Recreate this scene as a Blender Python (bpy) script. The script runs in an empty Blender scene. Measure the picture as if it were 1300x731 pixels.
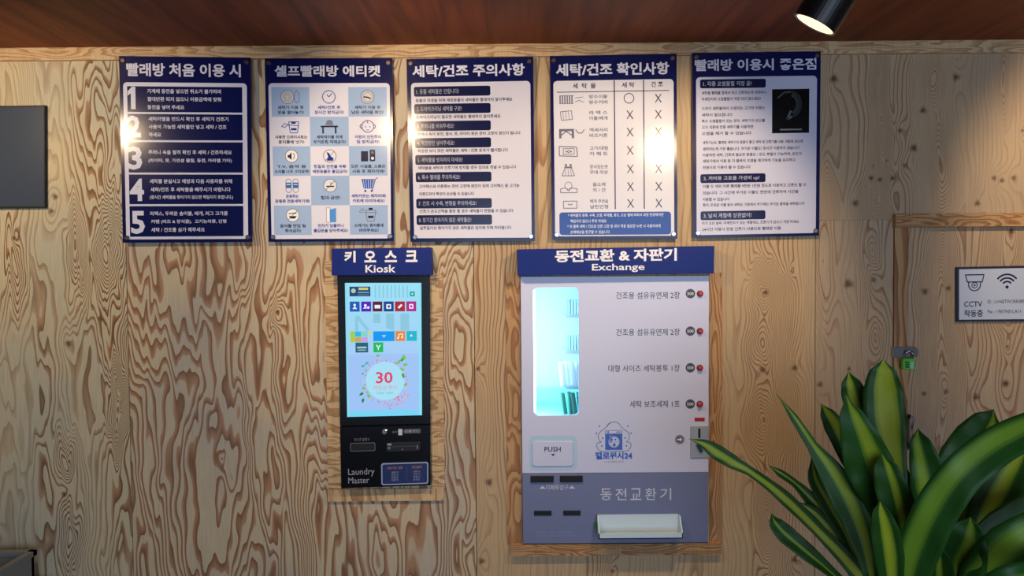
import bpy, math, random
import numpy as np
from mathutils import Matrix, Vector

# ---------------------------------------------------------------- camera, world, lights, exposure
SC = bpy.context.scene
COL = SC.collection
FPX, DCAM, EYE = 940.0, 2.4, 1.60
PITCH, YAW, ROLL = map(math.radians, (-1.6, 0.1, -0.5))
def cam_axes():
    cp, sp, cy, sy, cr, sr = math.cos(PITCH), math.sin(PITCH), math.cos(YAW), math.sin(YAW), math.cos(ROLL), math.sin(ROLL)
    f = Vector((sy*cp, cy*cp, sp)); r = Vector((cy, -sy, 0)); u = r.cross(f)
    return cr*r + sr*u, cr*u - sr*r, f
RI, UP, FW = cam_axes()
CAM = Vector((0, -DCAM, EYE))
cd = bpy.data.cameras.new('camera'); cam = bpy.data.objects.new('camera', cd); COL.objects.link(cam)
m = Matrix((RI, UP, -FW)).transposed().to_4x4(); m.translation = CAM; cam.matrix_world = m
cd.sensor_width = 36; cd.lens = 36*FPX/1300; cd.clip_start = 0.05
SC.camera = cam
SC.view_settings.view_transform = 'Standard'; SC.view_settings.look = 'None'
SC.view_settings.exposure = 0.25; SC.view_settings.gamma = 1.0

w = bpy.data.worlds.new('world'); SC.world = w; w.use_nodes = True
bg = w.node_tree.nodes['Background']; bg.inputs[0].default_value = (0.50, 0.62, 0.86, 1); bg.inputs[1].default_value = 0.5

def W(px, py, d=0.0):
    """photo pixel -> point on the plane that stands d metres in front of the wall"""
    px, py, d = float(px), float(py), float(d)
    v = (px-650)/FPX*RI - (py-365.5)/FPX*UP + FW
    t = (DCAM-d)/v.y
    return CAM + v*t

def area_light(name, loc, target, sx, sy, power, color):
    l = bpy.data.lights.new(name, 'AREA'); l.shape = 'RECTANGLE'; l.size = sx; l.size_y = sy
    l.energy = power; l.color = color
    o = bpy.data.objects.new(name, l); COL.objects.link(o); o.location = loc
    o.rotation_euler = (Vector(target)-Vector(loc)).to_track_quat('-Z', 'Y').to_euler()
    return o
# daylight through the glazed shopfront behind the camera
area_light('shopfront_daylight', (0.9, -5.3, 1.35), (0.5, 0, 1.3), 3.0, 2.0, 66, (0.64, 0.78, 1.0))
SPOT_POWER, SPOT_COL = 24, (1.0, 0.74, 0.46)

# ---------------------------------------------------------------- colour and materials
def lin(c):
    return tuple(((v/255)/12.92 if v/255 <= .04045 else ((v/255+.055)/1.055)**2.4) for v in c)
def rgba(c): return (*lin(c), 1.0)
def mat(name, col=(200,200,200), rough=.5, metal=0.0, spec=.5, coat=0.0, emit=None, estr=1.0, attr=None, bump=None):
    m = bpy.data.materials.new(name); m.use_nodes = True; nt = m.node_tree; b = nt.nodes['Principled BSDF']
    b.inputs['Base Color'].default_value = rgba(col); b.inputs['Roughness'].default_value = rough
    b.inputs['Metallic'].default_value = metal; b.inputs['Specular IOR Level'].default_value = spec
    b.inputs['Coat Weight'].default_value = coat; b.inputs['Coat Roughness'].default_value = .12
    if emit: b.inputs['Emission Color'].default_value = rgba(emit); b.inputs['Emission Strength'].default_value = estr
    if attr:
        a = nt.nodes.new('ShaderNodeAttribute'); a.attribute_name = 'col'
        nt.links.new(a.outputs['Color'], b.inputs['Base Color'])
        if attr == 'emit':
            b.inputs['Base Color'].default_value = (0,0,0,1)
            nt.links.remove(b.inputs['Base Color'].links[0])
            nt.links.new(a.outputs['Color'], b.inputs['Emission Color']); b.inputs['Emission Strength'].default_value = estr
    if bump:
        n = nt.nodes.new('ShaderNodeTexNoise'); n.inputs['Scale'].default_value = bump[0]; n.inputs['Detail'].default_value = 4
        bp = nt.nodes.new('ShaderNodeBump'); bp.inputs['Strength'].default_value = bump[1]; bp.inputs['Distance'].default_value = .002
        tc = nt.nodes.new('ShaderNodeTexCoord'); nt.links.new(tc.outputs['Object'], n.inputs['Vector'])
        nt.links.new(n.outputs['Fac'], bp.inputs['Height']); nt.links.new(bp.outputs['Normal'], b.inputs['Normal'])
    return m

def wood_mat(name, light, band, line, grey, rough=.55, line_k=.8, th=.5):
    """colour from the growth-ring attribute 'phi', knots from 'knot', contrast from 'con'"""
    m = bpy.data.materials.new(name); m.use_nodes = True; nt = m.node_tree; N = nt.nodes.new; L = nt.links.new
    b = nt.nodes['Principled BSDF']; b.inputs['Roughness'].default_value = rough; b.inputs['Specular IOR Level'].default_value = .35
    def at(n):
        a = N('ShaderNodeAttribute'); a.attribute_name = n; return a.outputs['Fac']
    def mth(op, a, bb=None):
        n = N('ShaderNodeMath'); n.operation = op
        for i, v in enumerate((a, bb)):
            if v is None: continue
            if isinstance(v, (int, float)): n.inputs[i].default_value = v
            else: L(v, n.inputs[i])
        return n.outputs[0]
    def ramp(fac, pts):
        r = N('ShaderNodeValToRGB'); e = r.color_ramp.elements
        e[0].position, e[0].color = pts[0][0], (pts[0][1],)*3+(1,); e[1].position, e[1].color = pts[-1][0], (pts[-1][1],)*3+(1,)
        for p, v in pts[1:-1]:
            x = e.new(p); x.color = (v, v, v, 1)
        L(fac, r.inputs[0]); return r.outputs[0]
    def mix(f, a, c, blend='MIX'):
        n = N('ShaderNodeMix'); n.data_type = 'RGBA'; n.blend_type = blend
        L(f, n.inputs[0]) if not isinstance(f, float) else setattr(n.inputs[0], 'default_value', f)
        for i, v in ((6, a), (7, c)):
            if isinstance(v, tuple): n.inputs[i].default_value = rgba(v)
            else: L(v, n.inputs[i])
        return n.outputs[2]
    tc = N('ShaderNodeTexCoord')
    def noise(sx, sy, sz, det=3.0, scale=1.0):
        mp = N('ShaderNodeMapping'); mp.inputs['Scale'].default_value = (sx, sy, sz); L(tc.outputs['Object'], mp.inputs[0])
        n = N('ShaderNodeTexNoise'); n.inputs['Scale'].default_value = scale; n.inputs['Detail'].default_value = det
        L(mp.outputs[0], n.inputs['Vector']); return n.outputs['Fac']
    t = mth('FRACT', at('phi')); con = at('con')
    fil = mth('MULTIPLY', ramp(t, [(0, 0), (th-.05, 0), (th+.03, .85), (.93, 1), (.985, 0.0), (1, 0)]), con)
    edge = mth('MULTIPLY', mth('MULTIPLY', ramp(t, [(0, 0), (th+.1, 0), (.9, .9), (.955, 1), (.985, 0), (1, 0)]), con), line_k)
    gfac = ramp(noise(3.5, 3.5, 2.2, 3), [(.42, 0), (.66, .8)])
    base = mix(gfac, light, grey)
    band = mix(mth('MULTIPLY', gfac, .55), band, tuple(int(a*.55+b*.3) for a, b in zip(grey, band)))
    fibre = ramp(noise(420, 420, 9, 2), [(.3, .86), (.7, 1.08)])
    c = mix(fil, base, band); c = mix(edge, c, line)
    c = mix(1.0, c, fibre, 'MULTIPLY')
    c = mix(at('knot'), c, (74, 44, 26))
    L(c, b.inputs['Base Color'])
    bp = N('ShaderNodeBump'); bp.inputs['Strength'].default_value = .45; bp.inputs['Distance'].default_value = .0015
    L(mth('ADD', fil, mth('MULTIPLY', noise(420, 420, 9, 2), .3)), bp.inputs['Height']); L(bp.outputs[0], b.inputs['Normal'])
    return m

M = dict(
    ply_grey=wood_mat('brushed_plywood_pale', (202,188,154), (154,102,58), (80,58,40), (182,180,160), th=.58),
    ply_brown=wood_mat('brushed_plywood_brown', (206,188,154), (166,110,68), (96,62,40), (178,170,156), th=.54, line_k=.7),
    ply_fine=wood_mat('fine_plywood', (196,168,128), (170,126,86), (120,82,54), (186,162,130), line_k=.7, th=.66),
    pine=wood_mat('knotty_plywood', (190,164,130), (166,120,82), (118,80,54), (178,156,130), line_k=.6, th=.66),
    trim=wood_mat('trim_wood', (190,150,102), (158,104,60), (110,70,42), (170,136,98), line_k=.6),
    strip=wood_mat('offcut_plywood', (214,182,136), (178,130,82), (124,84,52), (206,180,142), line_k=.7),
    navy=mat('navy_board', (12,20,78), .18, spec=.32),
    navy_sign=mat('navy_sign_box', (6,36,122), .5, spec=.25),
    poster_edge=mat('poster_edge', (30,34,60), .5),
    print=mat('poster_print', rough=.18, attr=True, spec=.32),
    print_matte=mat('panel_print', rough=.42, attr=True),
    black=mat('black_glass', (7,8,13), .14, spec=.5),
    black_matte=mat('black_plastic', (10,10,14), .55),
    dark=mat('dark_slot', (14,14,22), .7),
    white=mat('white_enamel', (206,210,236), .3, spec=.5),
    greyblue=mat('grey_enamel', (112,120,156), .33),
    plastic=mat('white_plastic', (206,224,232), .35),
    green=mat('green_plastic', (20,130,70), .4),
    steel=mat('brushed_steel', (168,174,182), .4, metal=.35, bump=(90, .3)),
    chrome=mat('chrome', (210,210,214), .15, metal=1.0),
    bronze=mat('bronze_bolt', (120,96,84), .35, metal=1.0),
    darkmetal=mat('dark_metal', (70,72,76), .45, metal=.8),
    hasp=mat('galvanised_hasp', (112,114,118), .4, metal=.4),
    lampblack=mat('lamp_black', (12,13,18), .4),
    lens=mat('lamp_lens', (255,240,210), .4, emit=(255,226,160), estr=1.6),
    red=mat('red_button', (190,34,26), .25),
    redled=mat('red_display', (40,6,8), .3, emit=(255,40,30), estr=.15),
    screen=mat('screen_content', rough=.15, attr='emit', estr=.82),
    led=mat('led_tube', (230,255,255), .4, emit=(150,236,255), estr=8.0),
    inner=mat('cabinet_lining', (150,232,244), .45),
    shelf=mat('clear_shelf', (150,200,225), .3),
    lime=mat('lime_padlock', (96,200,56), .35),
    grey=mat('grey_plastic', (136,140,140), .5),
    monitor=mat('monitor_glass', (66,76,92), .25, spec=.6),
    pot=mat('clay_pot', (190,188,180), .6, bump=(40,.4)),
    soil=mat('potting_soil', (40,28,20), .95, bump=(60, 1.0)),
    cane=mat('cane_bark', (116,98,72), .8, bump=(50, .8)),
    floor=mat('floor_tile', (96,92,88), .5, bump=(6,.1)),
    plaster=mat('plaster', (120,112,104), .8),
)
def glass_mat():
    m = bpy.data.materials.new('window_glass'); m.use_nodes = True; nt = m.node_tree; nt.nodes.clear()
    o = nt.nodes.new('ShaderNodeOutputMaterial'); mx = nt.nodes.new('ShaderNodeMixShader'); t = nt.nodes.new('ShaderNodeBsdfTransparent')
    g = nt.nodes.new('ShaderNodeBsdfGlossy'); g.inputs['Roughness'].default_value = .05; mx.inputs[0].default_value = .06
    t.inputs[0].default_value = (.95, .99, 1, 1)
    nt.links.new(t.outputs[0], mx.inputs[1]); nt.links.new(g.outputs[0], mx.inputs[2]); nt.links.new(mx.outputs[0], o.inputs[0]); return m
M['glass'] = glass_mat()
def ceiling_mat():
    m = bpy.data.materials.new('stained_ceiling_board'); m.use_nodes = True; nt = m.node_tree; N = nt.nodes.new; L = nt.links.new
    b = nt.nodes['Principled BSDF']; b.inputs['Roughness'].default_value = .6; b.inputs['Specular IOR Level'].default_value = .3
    tc = N('ShaderNodeTexCoord'); mp = N('ShaderNodeMapping'); mp.inputs['Rotation'].default_value = (0,0,math.radians(0)); mp.inputs['Scale'].default_value = (22, 1.6, 1)
    L(tc.outputs['Object'], mp.inputs[0]); n = N('ShaderNodeTexNoise'); n.inputs['Scale'].default_value = 1; n.inputs['Detail'].default_value = 6; n.inputs['Distortion'].default_value = .6
    L(mp.outputs[0], n.inputs['Vector']); r = N('ShaderNodeValToRGB'); e = r.color_ramp.elements
    e[0].position = .3; e[0].color = rgba((108,48,20)); e[1].position = .72; e[1].color = rgba((158,80,38)); L(n.outputs['Fac'], r.inputs[0]); L(r.outputs[0], b.inputs['Base Color'])
    return m
M['ceiling'] = ceiling_mat()
def leaf_mat():
    m = bpy.data.materials.new('striped_leaf'); m.use_nodes = True; nt = m.node_tree; N = nt.nodes.new; L = nt.links.new
    b = nt.nodes['Principled BSDF']; b.inputs['Roughness'].default_value = .42; b.inputs['Specular IOR Level'].default_value = .3
    a = N('ShaderNodeAttribute'); a.attribute_name = 'across'
    s = N('ShaderNodeAttribute'); s.attribute_name = 'stripe'
    al = N('ShaderNodeAttribute'); al.attribute_name = 'along'
    cx = N('ShaderNodeCombineXYZ'); L(a.outputs['Fac'], cx.inputs[0]); L(al.outputs['Fac'], cx.inputs[1])
    mp = N('ShaderNodeMapping'); mp.inputs['Scale'].default_value = (15, .7, 1); L(cx.outputs[0], mp.inputs[0])
    n = N('ShaderNodeTexNoise'); n.inputs['Scale'].default_value = 2.2; n.inputs['Detail'].default_value = 3; L(mp.outputs[0], n.inputs['Vector'])
    def mth(op, x, y, z=None):
        k = N('ShaderNodeMath'); k.operation = op
        for i, v in enumerate((x, y)):
            if isinstance(v, (int, float)): k.inputs[i].default_value = v
            else: L(v, k.inputs[i])
        return k.outputs[0]
    d = mth('ABSOLUTE', a.outputs['Fac'], 0)
    wob = mth('MULTIPLY', mth('SUBTRACT', n.outputs['Fac'], .5), .42)
    f = mth('SUBTRACT', mth('ADD', s.outputs['Fac'], wob), d)
    r = N('ShaderNodeValToRGB'); e = r.color_ramp.elements
    e[0].position = .44; e[0].color = rgba((38,78,24)); e[1].position = .78; e[1].color = rgba((172,182,44))
    x = e.new(.5); x.color = rgba((74,112,30)); x = e.new(.57); x.color = rgba((126,154,38))
    L(mth('ADD', f, .5), r.inputs[0])
    tn = N('ShaderNodeAttribute'); tn.attribute_name = 'tone'
    r2 = N('ShaderNodeValToRGB'); e2 = r2.color_ramp.elements; e2[0].position = .4; e2[0].color = rgba((40,88,32)); e2[1].position = .75; e2[1].color = rgba((108,154,46))
    L(mth('ADD', f, .5), r2.inputs[0])
    mt = N('ShaderNodeMix'); mt.data_type = 'RGBA'; L(tn.outputs['Fac'], mt.inputs[0]); L(r2.outputs[0], mt.inputs[6]); L(r.outputs[0], mt.inputs[7])
    n2 = N('ShaderNodeTexNoise'); n2.inputs['Scale'].default_value = 6; L(mp.outputs[0], n2.inputs['Vector'])
    mx = N('ShaderNodeMix'); mx.data_type = 'RGBA'; mx.blend_type = 'MULTIPLY'; mx.inputs[0].default_value = .5
    L(mt.outputs[2], mx.inputs[6]); L(n2.outputs['Color'], mx.inputs[7]); L(mth('ADD', .55, n2.outputs['Fac']), mx.inputs[7])
    L(mx.outputs[2], b.inputs['Base Color'])
    bp = N('ShaderNodeBump'); bp.inputs['Strength'].default_value = .25; bp.inputs['Distance'].default_value = .001
    L(n2.outputs['Fac'], bp.inputs['Height']); L(bp.outputs[0], b.inputs['Normal'])
    return m
M['leaf'] = leaf_mat()

# ---------------------------------------------------------------- object helpers
def obj(name, me, material=None, parent=None, origin=None):
    o = bpy.data.objects.new(name, me); COL.objects.link(o)
    if material: me.materials.append(material)
    if parent: o.parent = parent
    return o
def tag(o, label=None, cat=None, group=None, kind=None):
    for k, v in (('label', label), ('category', cat), ('group', group), ('kind', kind)):
        if v: o[k] = v
    return o
def empty(name, loc, label=None, cat=None, group=None, kind=None):
    o = bpy.data.objects.new(name, None); COL.objects.link(o); o.location = loc; o.empty_display_size = .05
    return tag(o, label, cat, group, kind)
PENDING = []          # (shape collector, object) pairs whose lettering is filled in at the end, one conversion per weight
def letter_geometry(keys):
    """glyph outlines for every (string, weight): all strings of a weight are set as lines of one text and split again"""
    out = {}; ax, ay = [], []
    for bold in sorted({k[1] for k in keys}):
        strs = sorted({k[0] for k in keys if k[1] == bold})
        c = bpy.data.curves.new('lettering', 'FONT'); c.resolution_u = 2; c.offset = bold; c.space_line = 4; c.body = '\n'.join(strs)
        o = bpy.data.objects.new('lettering', c); me = bpy.data.meshes.new_from_object(o)
        v = np.array([p.co[:2] for p in me.vertices]); polys = [tuple(p.vertices) for p in me.polygons]
        pm = np.array([v[list(p), 1].mean() for p in polys]); order = np.argsort(-pm); groups = [[]]; last = None
        ys = pm[order]; base = None
        for q in order:
            if last is not None and last-pm[q] > 1.6: groups.append([])
            groups[-1].append(int(q)); last = pm[q]
        assert len(groups) == len(strs), (len(groups), len(strs))
        for t, g_ in zip(strs, groups):
            idx = sorted({i for q in g_ for i in polys[q]}); mp = {a: n for n, a in enumerate(idx)}; vv = v[idx]
            lo, hi = vv.min(0), vv.max(0)
            out[(t, bold)] = ((vv-lo)/np.maximum(hi-lo, 1e-6), [tuple(mp[i] for i in polys[q]) for q in g_])
        bpy.data.meshes.remove(me); bpy.data.objects.remove(o); bpy.data.curves.remove(c)
    return out
def rrect(x0, y0, x1, y1, r, n=5):
    r = min(r, abs(x1-x0)/2, abs(y1-y0)/2); P = []
    for cx, cy, a0 in ((x1-r, y0+r, -90), (x1-r, y1-r, 0), (x0+r, y1-r, 90), (x0+r, y0+r, 180)):
        for i in range(n+1):
            a = math.radians(a0+90*i/n); P.append((cx+r*math.cos(a), cy+r*math.sin(a)))
    return P
def disc(cx, cy, r, n=20, ry=None):
    return [(cx+r*math.cos(2*math.pi*i/n), cy+(ry or r)*math.sin(2*math.pi*i/n)) for i in range(n)]
def quad(tl, tr, bl, br, nom):
    """bilinear map from the nominal rectangle nom to the four measured corners"""
    x0, y0, x1, y1 = nom
    def f(x, y):
        u, v = (x-x0)/(x1-x0), (y-y0)/(y1-y0)
        return tuple((1-u)*(1-v)*tl[i]+u*(1-v)*tr[i]+(1-u)*v*bl[i]+u*v*br[i] for i in (0, 1))
    return f
class B:
    """collects flat-fronted shapes given in wall-plane coordinates; build() links ONE mesh"""
    def __init__(s, F=None): s.v, s.f, s.c, s.t, s.F = [], [], [], [], F or (lambda x, y: (x, y))
    def P(s, x, y, d): return W(*s.F(x, y), d)
    def flat(s, pts, d, col=(255,255,255)):
        n = len(s.v); s.v += [s.P(x, y, d) for x, y in pts]
        s.f.append(tuple(range(n, n+len(pts)))[::-1]); s.c.append(col); return s
    def slab(s, pts, d0, d1, col=(255,255,255), bev=0.0):
        """prism: pts at the front depth d1, straight back to depth d0, optional bevelled front edge (px)"""
        k = len(pts); fr = [s.P(x, y, d1) for x, y in pts]
        cx = sum(p[0] for p in pts)/k; cy = sum(p[1] for p in pts)/k; n = len(s.v)
        rings = [[Vector((p.x, -d0, p.z)) for p in fr]]
        if bev:
            q = [(x-math.copysign(min(bev, abs(x-cx)), x-cx), y-math.copysign(min(bev, abs(y-cy)), y-cy)) for x, y in pts]
            rings.append([Vector((p.x, -(d1-bev*.0026), p.z)) for p in fr]); rings.append([s.P(x, y, d1) for x, y in q])
        else: rings.append(fr)
        for r in rings: s.v += r
        s.f.append(tuple(range(n, n+k))); s.c.append(col)
        for j in range(len(rings)-1):
            for i in range(k):
                a, b = n+j*k+i, n+j*k+(i+1) % k
                s.f.append((a, a+k, b+k, b)); s.c.append(col)
        e = n+(len(rings)-1)*k; s.f.append(tuple(range(e, e+k))[::-1]); s.c.append(col); return s
    def box(s, x0, y0, x1, y1, d0, d1, col=(255,255,255), bev=0): return s.slab([(x0,y0),(x1,y0),(x1,y1),(x0,y1)], d0, d1, col, bev)
    def rect(s, x0, y0, x1, y1, d, col): return s.flat([(x0,y0),(x1,y0),(x1,y1),(x0,y1)], d, col)
    def rr(s, x0, y0, x1, y1, r, d, col): return s.flat(rrect(x0,y0,x1,y1,r), d, col)
    def ring(s, outer, inner, d, col):
        n = len(s.v); k = len(outer); s.v += [s.P(x, y, d) for x, y in outer]+[s.P(x, y, d) for x, y in inner]
        for i in range(k): s.f.append((n+i, n+k+i, n+k+(i+1) % k, n+(i+1) % k)); s.c.append(col)
        return s
    def line(s, pts, wd, d, col, closed=False):
        P = list(pts)+([pts[0]] if closed else [])
        for (ax, ay), (bx, by) in zip(P, P[1:]):
            L = math.hypot(bx-ax, by-ay) or 1; nx, ny = -(by-ay)/L*wd/2, (bx-ax)/L*wd/2
            s.flat([(ax+nx, ay+ny), (ax-nx, ay-ny), (bx-nx, by-ny), (bx+nx, by+ny)][::-1], d, col)
        return s
    def text(s, t, x0, y0, x1, y1, d, col, bold=0.0):
        s.t.append((t, x0, y0, x1, y1, d, col, round(bold, 3))); return s
    def lines(s, rows, h, d, col, bold=.0):
        for t, x0, x1, cy in rows: s.text(t, x0, cy-h/2, x1, cy+h/2, d, col, bold)
        return s
    def fill(s, me, org):
        me.clear_geometry(); me.from_pydata([tuple(Vector(p)-org) for p in s.v], [], s.f)
        a = me.color_attributes.new('col', 'FLOAT_COLOR', 'CORNER')
        arr = np.concatenate([np.tile(rgba(c), (len(f), 1)) for f, c in zip(s.f, s.c)])
        a.data.foreach_set('color', arr.astype(np.float32).ravel())
    def build(s, name, material, parent=None, smooth=False):
        me = bpy.data.meshes.new(name); org = parent_world(parent)
        if s.t: PENDING.append((s, me, org))
        else: s.fill(me, org)
        return obj(name, me, material, parent)
def fill_lettering():
    G = letter_geometry({(t[0], t[7]) for s, _, _ in PENDING for t in s.t})
    for s, me, org in PENDING:
        for t, x0, y0, x1, y1, d, col, bold in s.t:
            v, f = G[(t, bold)]; n = len(s.v)
            s.v += [s.P(x0+p[0]*(x1-x0), y1+p[1]*(y0-y1), d) for p in v]
            s.f += [tuple(n+i for i in q) for q in f]; s.c += [col]*len(f)
        s.fill(me, org)
def parent_world(p):
    o = Vector((0,0,0))
    while p is not None: o += p.location; p = p.parent
    return o
def mesh_world(name, verts, faces, material, parent=None, smooth=False):
    org = parent_world(parent); me = bpy.data.meshes.new(name)
    me.from_pydata([tuple(Vector(v)-org) for v in verts], [], faces)
    if smooth: me.polygons.foreach_set('use_smooth', [True]*len(me.polygons))
    return obj(name, me, material, parent)
def lathe(profile, a, axis, seg=24):
    """profile [(t along axis, radius)] about the axis from point a"""
    axis = Vector(axis).normalized(); q = axis.to_track_quat('Z', 'Y'); V = []; F = []
    for t, r in profile:
        for i in range(seg):
            th = 2*math.pi*i/seg; V.append(Vector(a)+q @ Vector((r*math.cos(th), r*math.sin(th), t)))
    for j in range(len(profile)-1):
        for i in range(seg):
            p, n = j*seg+i, j*seg+(i+1) % seg; F.append((p, n, n+seg, p+seg))
    F.append(tuple(range(seg))[::-1]); F.append(tuple(range((len(profile)-1)*seg, len(profile)*seg)))
    return V, F
def tube(pts, r, seg=8):
    V, F = [], []; pts = [Vector(p) for p in pts]
    for i, p in enumerate(pts):
        t = (pts[min(i+1, len(pts)-1)]-pts[max(i-1, 0)]).normalized(); q = t.to_track_quat('Z', 'X')
        rr = r[i] if isinstance(r, (list, tuple)) else r
        for k in range(seg):
            a = 2*math.pi*k/seg; V.append(p+q @ Vector((rr*math.cos(a), rr*math.sin(a), 0)))
    for j in range(len(pts)-1):
        for k in range(seg):
            a, b = j*seg+k, j*seg+(k+1) % seg; F.append((a, b, b+seg, a+seg))
    F.append(tuple(range(seg))[::-1]); F.append(tuple(range((len(pts)-1)*seg, len(pts)*seg)))
    return V, F
def join(*geos):
    V, F = [], []
    for v, f in geos: n = len(V); V += v; F += [tuple(i+n for i in q) for q in f]
    return V, F
def wbox(x0, y0, z0, x1, y1, z1):
    V = [(x, y, z) for z in (z0, z1) for y in (y0, y1) for x in (x0, x1)]
    return V, [(0,2,3,1),(4,5,7,6),(0,1,5,4),(2,6,7,3),(0,4,6,2),(1,3,7,5)]

# ---------------------------------------------------------------- wood boards with growth-ring attributes
def hash2(ix, iy, seed):
    n = (ix.astype(np.int64)*374761393 + iy.astype(np.int64)*668265263 + seed*2147483647) & 0xffffffff
    n = ((n ^ (n >> 13))*1274126177) & 0xffffffff
    return ((n ^ (n >> 16)) & 0xffff)/65535.0
def vn(x, y, seed=0):
    ix, iy = np.floor(x), np.floor(y); fx, fy = x-ix, y-iy
    fx = fx*fx*fx*(fx*(fx*6-15)+10); fy = fy*fy*fy*(fy*(fy*6-15)+10); ix = ix.astype(int); iy = iy.astype(int)
    return (hash2(ix,iy,seed)*(1-fx)+hash2(ix+1,iy,seed)*fx)*(1-fy)+(hash2(ix,iy+1,seed)*(1-fx)+hash2(ix+1,iy+1,seed)*fx)*fy
def fbm(x, y, seed=0, o=3):
    s = 0; a = .5
    for i in range(o): s = s+a*vn(x*2**i+17.3*i, y*2**i+9.1*i, seed+i*7); a *= .5
    return s
def grain(X, Z, p):
    jag = p.get('jag', .02); sd = p.get('seed', 1)
    Zj = Z + jag*(fbm(X*p.get('jf', 55), Z*5, sd+50, 2)-.4)*2
    Xj = X + p.get('wob', .02)*(fbm(X*7, Z*6, sd+60, 2)-.4)*2
    phi = p.get('lin', 0)*Xj + p.get('a', 6)*fbm(Xj*p.get('fx', 6), Zj*p.get('fz', 1.6), sd, 3)
    con = np.ones_like(X)*p.get('con', 1)
    if 'cv' in p:                       # bands of straighter, quieter wood
        k = fbm(X*p['cv'], Z*.4, sd+90, 2)*1.33; k = np.clip((k-.30)/.3, .3, 1); con = con*k
    for (cx, cy, rx, ry, amp) in p.get('ovals', ()):
        c = W(cx, cy); rx, ry = rx/392, ry/392
        q = ((Xj-c.x)/rx)**2+((Zj-c.z)/ry)**2
        wgt = np.exp(-q*.45); phi = phi*(1-.85*wgt)+wgt*(amp*np.sqrt(q+.02)+phi.mean()*.85)
        con = np.maximum(con, np.clip(wgt*1.3, 0, 1)*p.get('con', 1))
    knot = np.zeros_like(X)
    for (cx, cy, r) in p.get('knots', ()):
        c = W(cx, cy); r = r/392; dx, dz = X-c.x, (Z-c.z)
        ang = np.arctan2(dz, dx); q = (dx*dx+dz*dz)/(r*r)/(1+.25*np.sin(3*ang+cx))
        knot = np.maximum(knot, np.exp(-q**1.6)*.85*(.75+.5*vn(X*300, Z*300, 3)))
        phi = phi + 2.2*np.exp(-(dx/(r*2.6))**2-(dz/(r*6))**2)
    return phi, con, np.clip(knot, 0, 1)
def board(name, x0, x1, z0, z1, d0, d1, p, material, parent=None, holes=(), horiz=False, res=.0042):
    """a board whose finely meshed front face (depth d1) carries the grain; sides run back to d0"""
    nx = max(2, int((x1-x0)/res)); nz = max(2, int((z1-z0)/res))
    xs = np.linspace(x0, x1, nx+1); zs = np.linspace(z0, z1, nz+1)
    X, Z = np.meshgrid(xs, zs)
    if horiz: phi, con, kn = grain(Z, X, p)
    else: phi, con, kn = grain(X, Z, p)
    org = parent_world(parent)
    V = np.stack([X.ravel()-org.x, np.full(X.size, -d1)-org.y, Z.ravel()-org.z], 1)
    i = np.arange(nz)[:, None]*(nx+1)+np.arange(nx)[None, :]
    ok = np.ones((nz, nx), bool); cx = (xs[:-1]+xs[1:])/2; cz = (zs[:-1]+zs[1:])/2
    for hx0, hz0, hx1, hz1 in holes: ok &= ~((cx[None, :] > hx0) & (cx[None, :] < hx1) & (cz[:, None] > hz0) & (cz[:, None] < hz1))
    q = np.stack([i, i+1, i+nx+2, i+nx+1], -1)[ok]
    n = len(V); cor = [(x0,z0),(x1,z0),(x1,z1),(x0,z1)]
    V2 = [[x-org.x, -d1-org.y, z-org.z] for x, z in cor]+[[x-org.x, -d0-org.y, z-org.z] for x, z in cor]
    F2 = [(n, n+4, n+5, n+1), (n+1, n+5, n+6, n+2), (n+2, n+6, n+7, n+3), (n+3, n+7, n+4, n)]
    if not holes: F2.append((n+4, n+7, n+6, n+5))
    me = bpy.data.meshes.new(name); me.from_pydata(np.vstack([V, V2]).tolist(), [], q.tolist()+F2)
    ext = np.array([.3]*8)
    for nm, a, e in (('phi', phi, phi.ravel()[0]), ('con', con, .3), ('knot', kn, 0)):
        at = me.attributes.new(nm, 'FLOAT', 'POINT'); at.data.foreach_set('value', np.concatenate([a.ravel(), ext*0+e]).astype(np.float32))
    return obj(name, me, material, parent)
def pxr(x0, y0, x1, y1, d=0.0):
    """nominal rectangle in the photo -> x0, x1, z0, z1 on the plane at depth d"""
    a = W((x0+x0)/2, (y0+y1)/2, d).x; b = W(x1, (y0+y1)/2, d).x; t = W((x0+x1)/2, y0, d).z; u = W((x0+x1)/2, y1, d).z
    return a, b, u, t

# ---------------------------------------------------------------- the room
ZC = W(650, 57).z                      # ceiling height
XL, XR, YB = -2.55, 2.6, -5.6
tag(mesh_world('floor', *wbox(XL-.1, YB, -.1, XR+.1, .6, 0), M['floor']), kind='structure')
tag(mesh_world('ceiling', *wbox(XL-.1, YB, ZC, XR+.1, .6, ZC+.1), M['ceiling']), kind='structure')
tag(mesh_world('wall_left', *wbox(XL-.1, YB, 0, XL, .0, ZC), M['plaster']), kind='structure')
tag(mesh_world('wall_right', *wbox(XR, YB, 0, XR+.1, .0, ZC), M['plaster']), kind='structure')
wall = empty('wall_back', (0, 0, 0), kind='structure')
VH = (W(667,500).x, W(780,686).z, W(896,500).x, W(780,355).z)      # opening for the vending cabinet
zt = W(650, 73).z
mesh_world('wall_backing', *join(wbox(XL,.0155,0,VH[0]-.01,.03,ZC), wbox(VH[2]+.01,.0155,0,XR,.03,ZC), wbox(VH[0]-.01,.0155,0,VH[2]+.01,.03,VH[1]-.01), wbox(VH[0]-.01,.0155,VH[3]+.01,VH[2]+.01,.03,ZC)), M['plaster'], wall)
xa, xb, xc = W(162,400).x, W(602,400).x, W(1035,400).x
xd = W(1134,400).x; zdoor = W(1220, 278).z
g = .0012
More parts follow.
